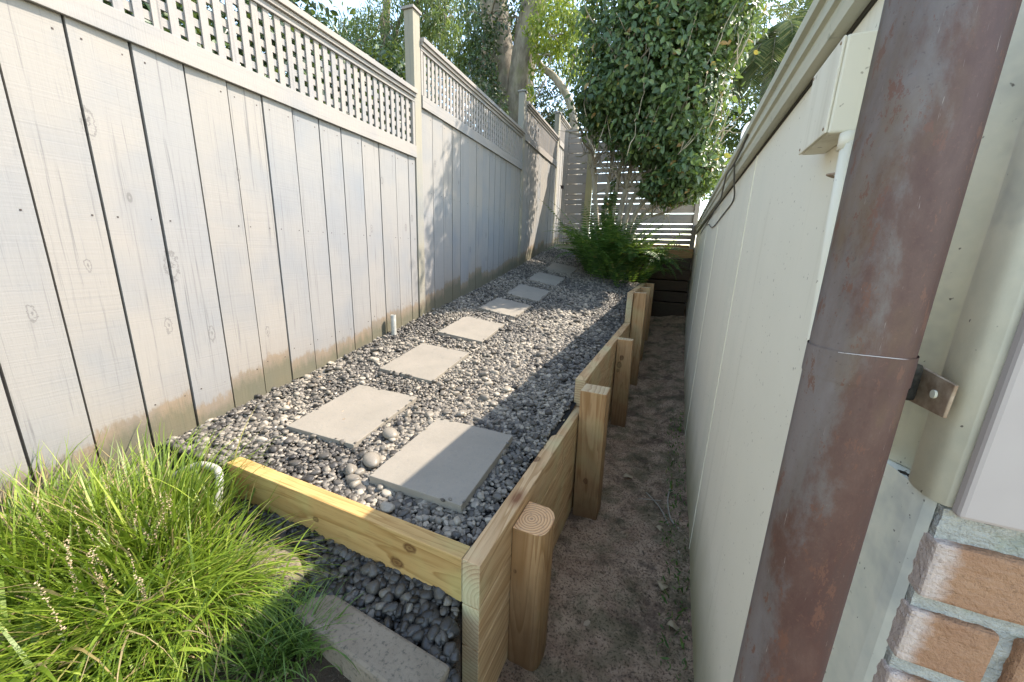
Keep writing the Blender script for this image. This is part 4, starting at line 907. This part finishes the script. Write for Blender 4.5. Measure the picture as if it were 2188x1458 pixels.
tree('lime_tree', 'bright yellow-green tree above the curved pale branch', (-2.2, 9.5, .2), [((-2.15, 9.4, .2), (-2.17, 9.35, 1.6), (-2.19, 9.3, 2.78), (-2.38, 9.3, 3.42), (-2.75, 9.3, 3.93), (-3.15, 9.35, 4.28), (-3.4, 9.4, 5.0), .11, .06), ((-2.5, 9.3, 3.6), (-2.35, 9.2, 3.9), (-2.2, 9.1, 4.4), .04, .02)],
     [(-2.75, 9.0, 4.75, .62, .5, .5, 2), (-2.1, 9.0, 4.3, .40, .5, .7, 1.2), (-3.1, 9.0, 4.15, .18, .3, .4, .35), (-2.6, 9.2, 5.7, 1.0, .7, .7, 1.5), (-3.2, 8.9, 3.45, .12, .2, .35, .15)], 5200, (.07, .13), (.28, .4), M['lime_leaf'], droop=-.9, bk='bark_pale', gap=6, gthr=-.3)
tree('hedge_tree', 'dark shrubby tree low behind the far end of the lattice', (-3.2, 11.2, .2), [((-3.3, 11.3, 0), (-3.3, 11.2, 2), (-3.4, 11.1, 3.8), .09, .04)],
     [(-3.5, 11.1, 3.9, .65, .5, .8, 2), (-3.0, 11.1, 3.3, .5, .5, .7, 1.4), (-2.5, 11.2, 3.2, .5, .5, .8, 1.2), (-2.4, 11, 2.4, .6, .4, .5, .6), (-3.9, 11.2, 3.0, .5, .5, .6, 1)], 7000, (.06, .11), (.35, .5), M['dark_leaf'], gap=6, gthr=-.5)
tree('side_tree', 'dark leafy tree behind the nearest lattice panel', (-6.2, 3.2, -.9), [((-6.2, 3.2, -1), (-6.1, 3.2, 1), (-6.0, 3.2, 3), .12, .05)],
     [(-6.2, 3.4, 2.7, 1.6, 1.6, 1.3, 3), (-5.2, 4.5, 2.2, 1.0, 1.2, .9, 1.6), (-5.2, 2.0, 2.4, 1.0, 1.0, .9, 1.4), (-4.8, 5.4, 2.1, .8, .9, .8, 1.1), (-6.0, .6, 2.2, 1.2, 1.0, 1.0, 1.)], 15000, (.07, .13), (.3, .45), M['dark_leaf'], gap=4, gthr=-.5)
tree('hedge_tree', 'dense tall hedge of dark leaves filling the view through the lattice', (-4.9, 1.5, -1.0), [((-4.9, 1.5, -1.1), (-4.9, 1.5, .5), (-4.8, 1.6, 1.6), .07, .03)],
     [(-4.6, 0.2, 1.1, .8, 1.2, 1.0, 1), (-4.6, 2.2, 1.3, .7, 1.2, 1.1, 1.2), (-4.5, 4.0, 1.6, .7, 1.1, 1.1, 1.2), (-4.3, 5.5, 2.2, .6, 1.0, .8, 1), (-5.2, 3, 3.4, 1.2, 2.2, 1.2, 1.3), (-5.2, 0, 3.0, 1.2, 1.6, 1.3, 1)], 16000, (.09, .15), (.35, .5), M['dark_leaf'], gap=3, gthr=-.8)
tree('feathery_tree', 'feathery canopy high between the post and the forked trunk', (-6.6, 11.5, .2), [((-6.6, 11.5, 0), (-6.5, 11.4, 3), (-6.2, 11.2, 5.5), .2, .1)],
     [(-5.9, 10.8, 5.9, 1.6, .9, .9, 2), (-7.4, 10.6, 5.2, 1.5, .9, 1.2, 1.5), (-5.4, 10.6, 4.9, .65, .6, .75, .9), (-8.6, 10, 5.2, 1.5, 1, 1.2, 1.2), (-3.0, 11.5, 5.6, .9, .6, .9, .9)], 18000, (.10, .18), (.18, .26), M['mid_leaf'], droop=-1.0, gap=4, gthr=-.4)
tree('hedge_tree', 'grey-green tree far behind the palms at the right', (3.2, 15, .2), [((3.2, 15, 0), (3.2, 15, 2), (3.2, 15, 4), .12, .05)],
     [(2.6, 15, 4.6, 1.3, .8, 2.0, 1.5), (4.4, 15, 6.0, 1.8, .8, 2.4, 1.8), (1.7, 15, 3.2, .8, .6, 1.6, 1.0), (2.6, 15, 7.4, 1.6, .8, 1.5, 1.)], 17000, (.10, .18), (.3, .45), M['mid_leaf'], gap=4, gthr=-.5)
# palms
def palm(lab, x, y, z0, zt, nf, L, seed):
    r = empty('palm_tree', (x, y, z0), lab, 'palm', 'palms beyond the house wall'); mb = MB(); q = spline([(x, y, z0), (x + .03, y, (z0 + zt) / 2), (x - .02, y, zt)], 10); mb.tube(q, np.linspace(.11, .08, len(q)), 14, wob=.06); mb.build('trunk', M['bark_palm'], r, smooth=True)
    PP, DD, NN = [], [], []; m2 = MB()
    for k in range(nf): pinn(m2, PP, DD, NN, (x, y, zt), k * 2.4 + seed, L * rng.uniform(.8, 1.1), rng.uniform(-.2, 1.3), rng.uniform(1.2, 2.4), .3, 34)
    m2.build('frond_rib', M['bark_pale'], r); leafmesh('fronds', np.array(PP), np.array(DD), np.array(NN), .36, .06, M['palm_leaf'], r)
palm('palm with grey trunk just right of the bush', 1.78, 11.0, .2, 4.55, 40, 1.35, 0)
palm('smaller palm partly behind the wall top', 2.75, 12.0, .2, 5.2, 40, 1.7, 1.1)

# garden wall bits: dark gap notch leaves nothing more
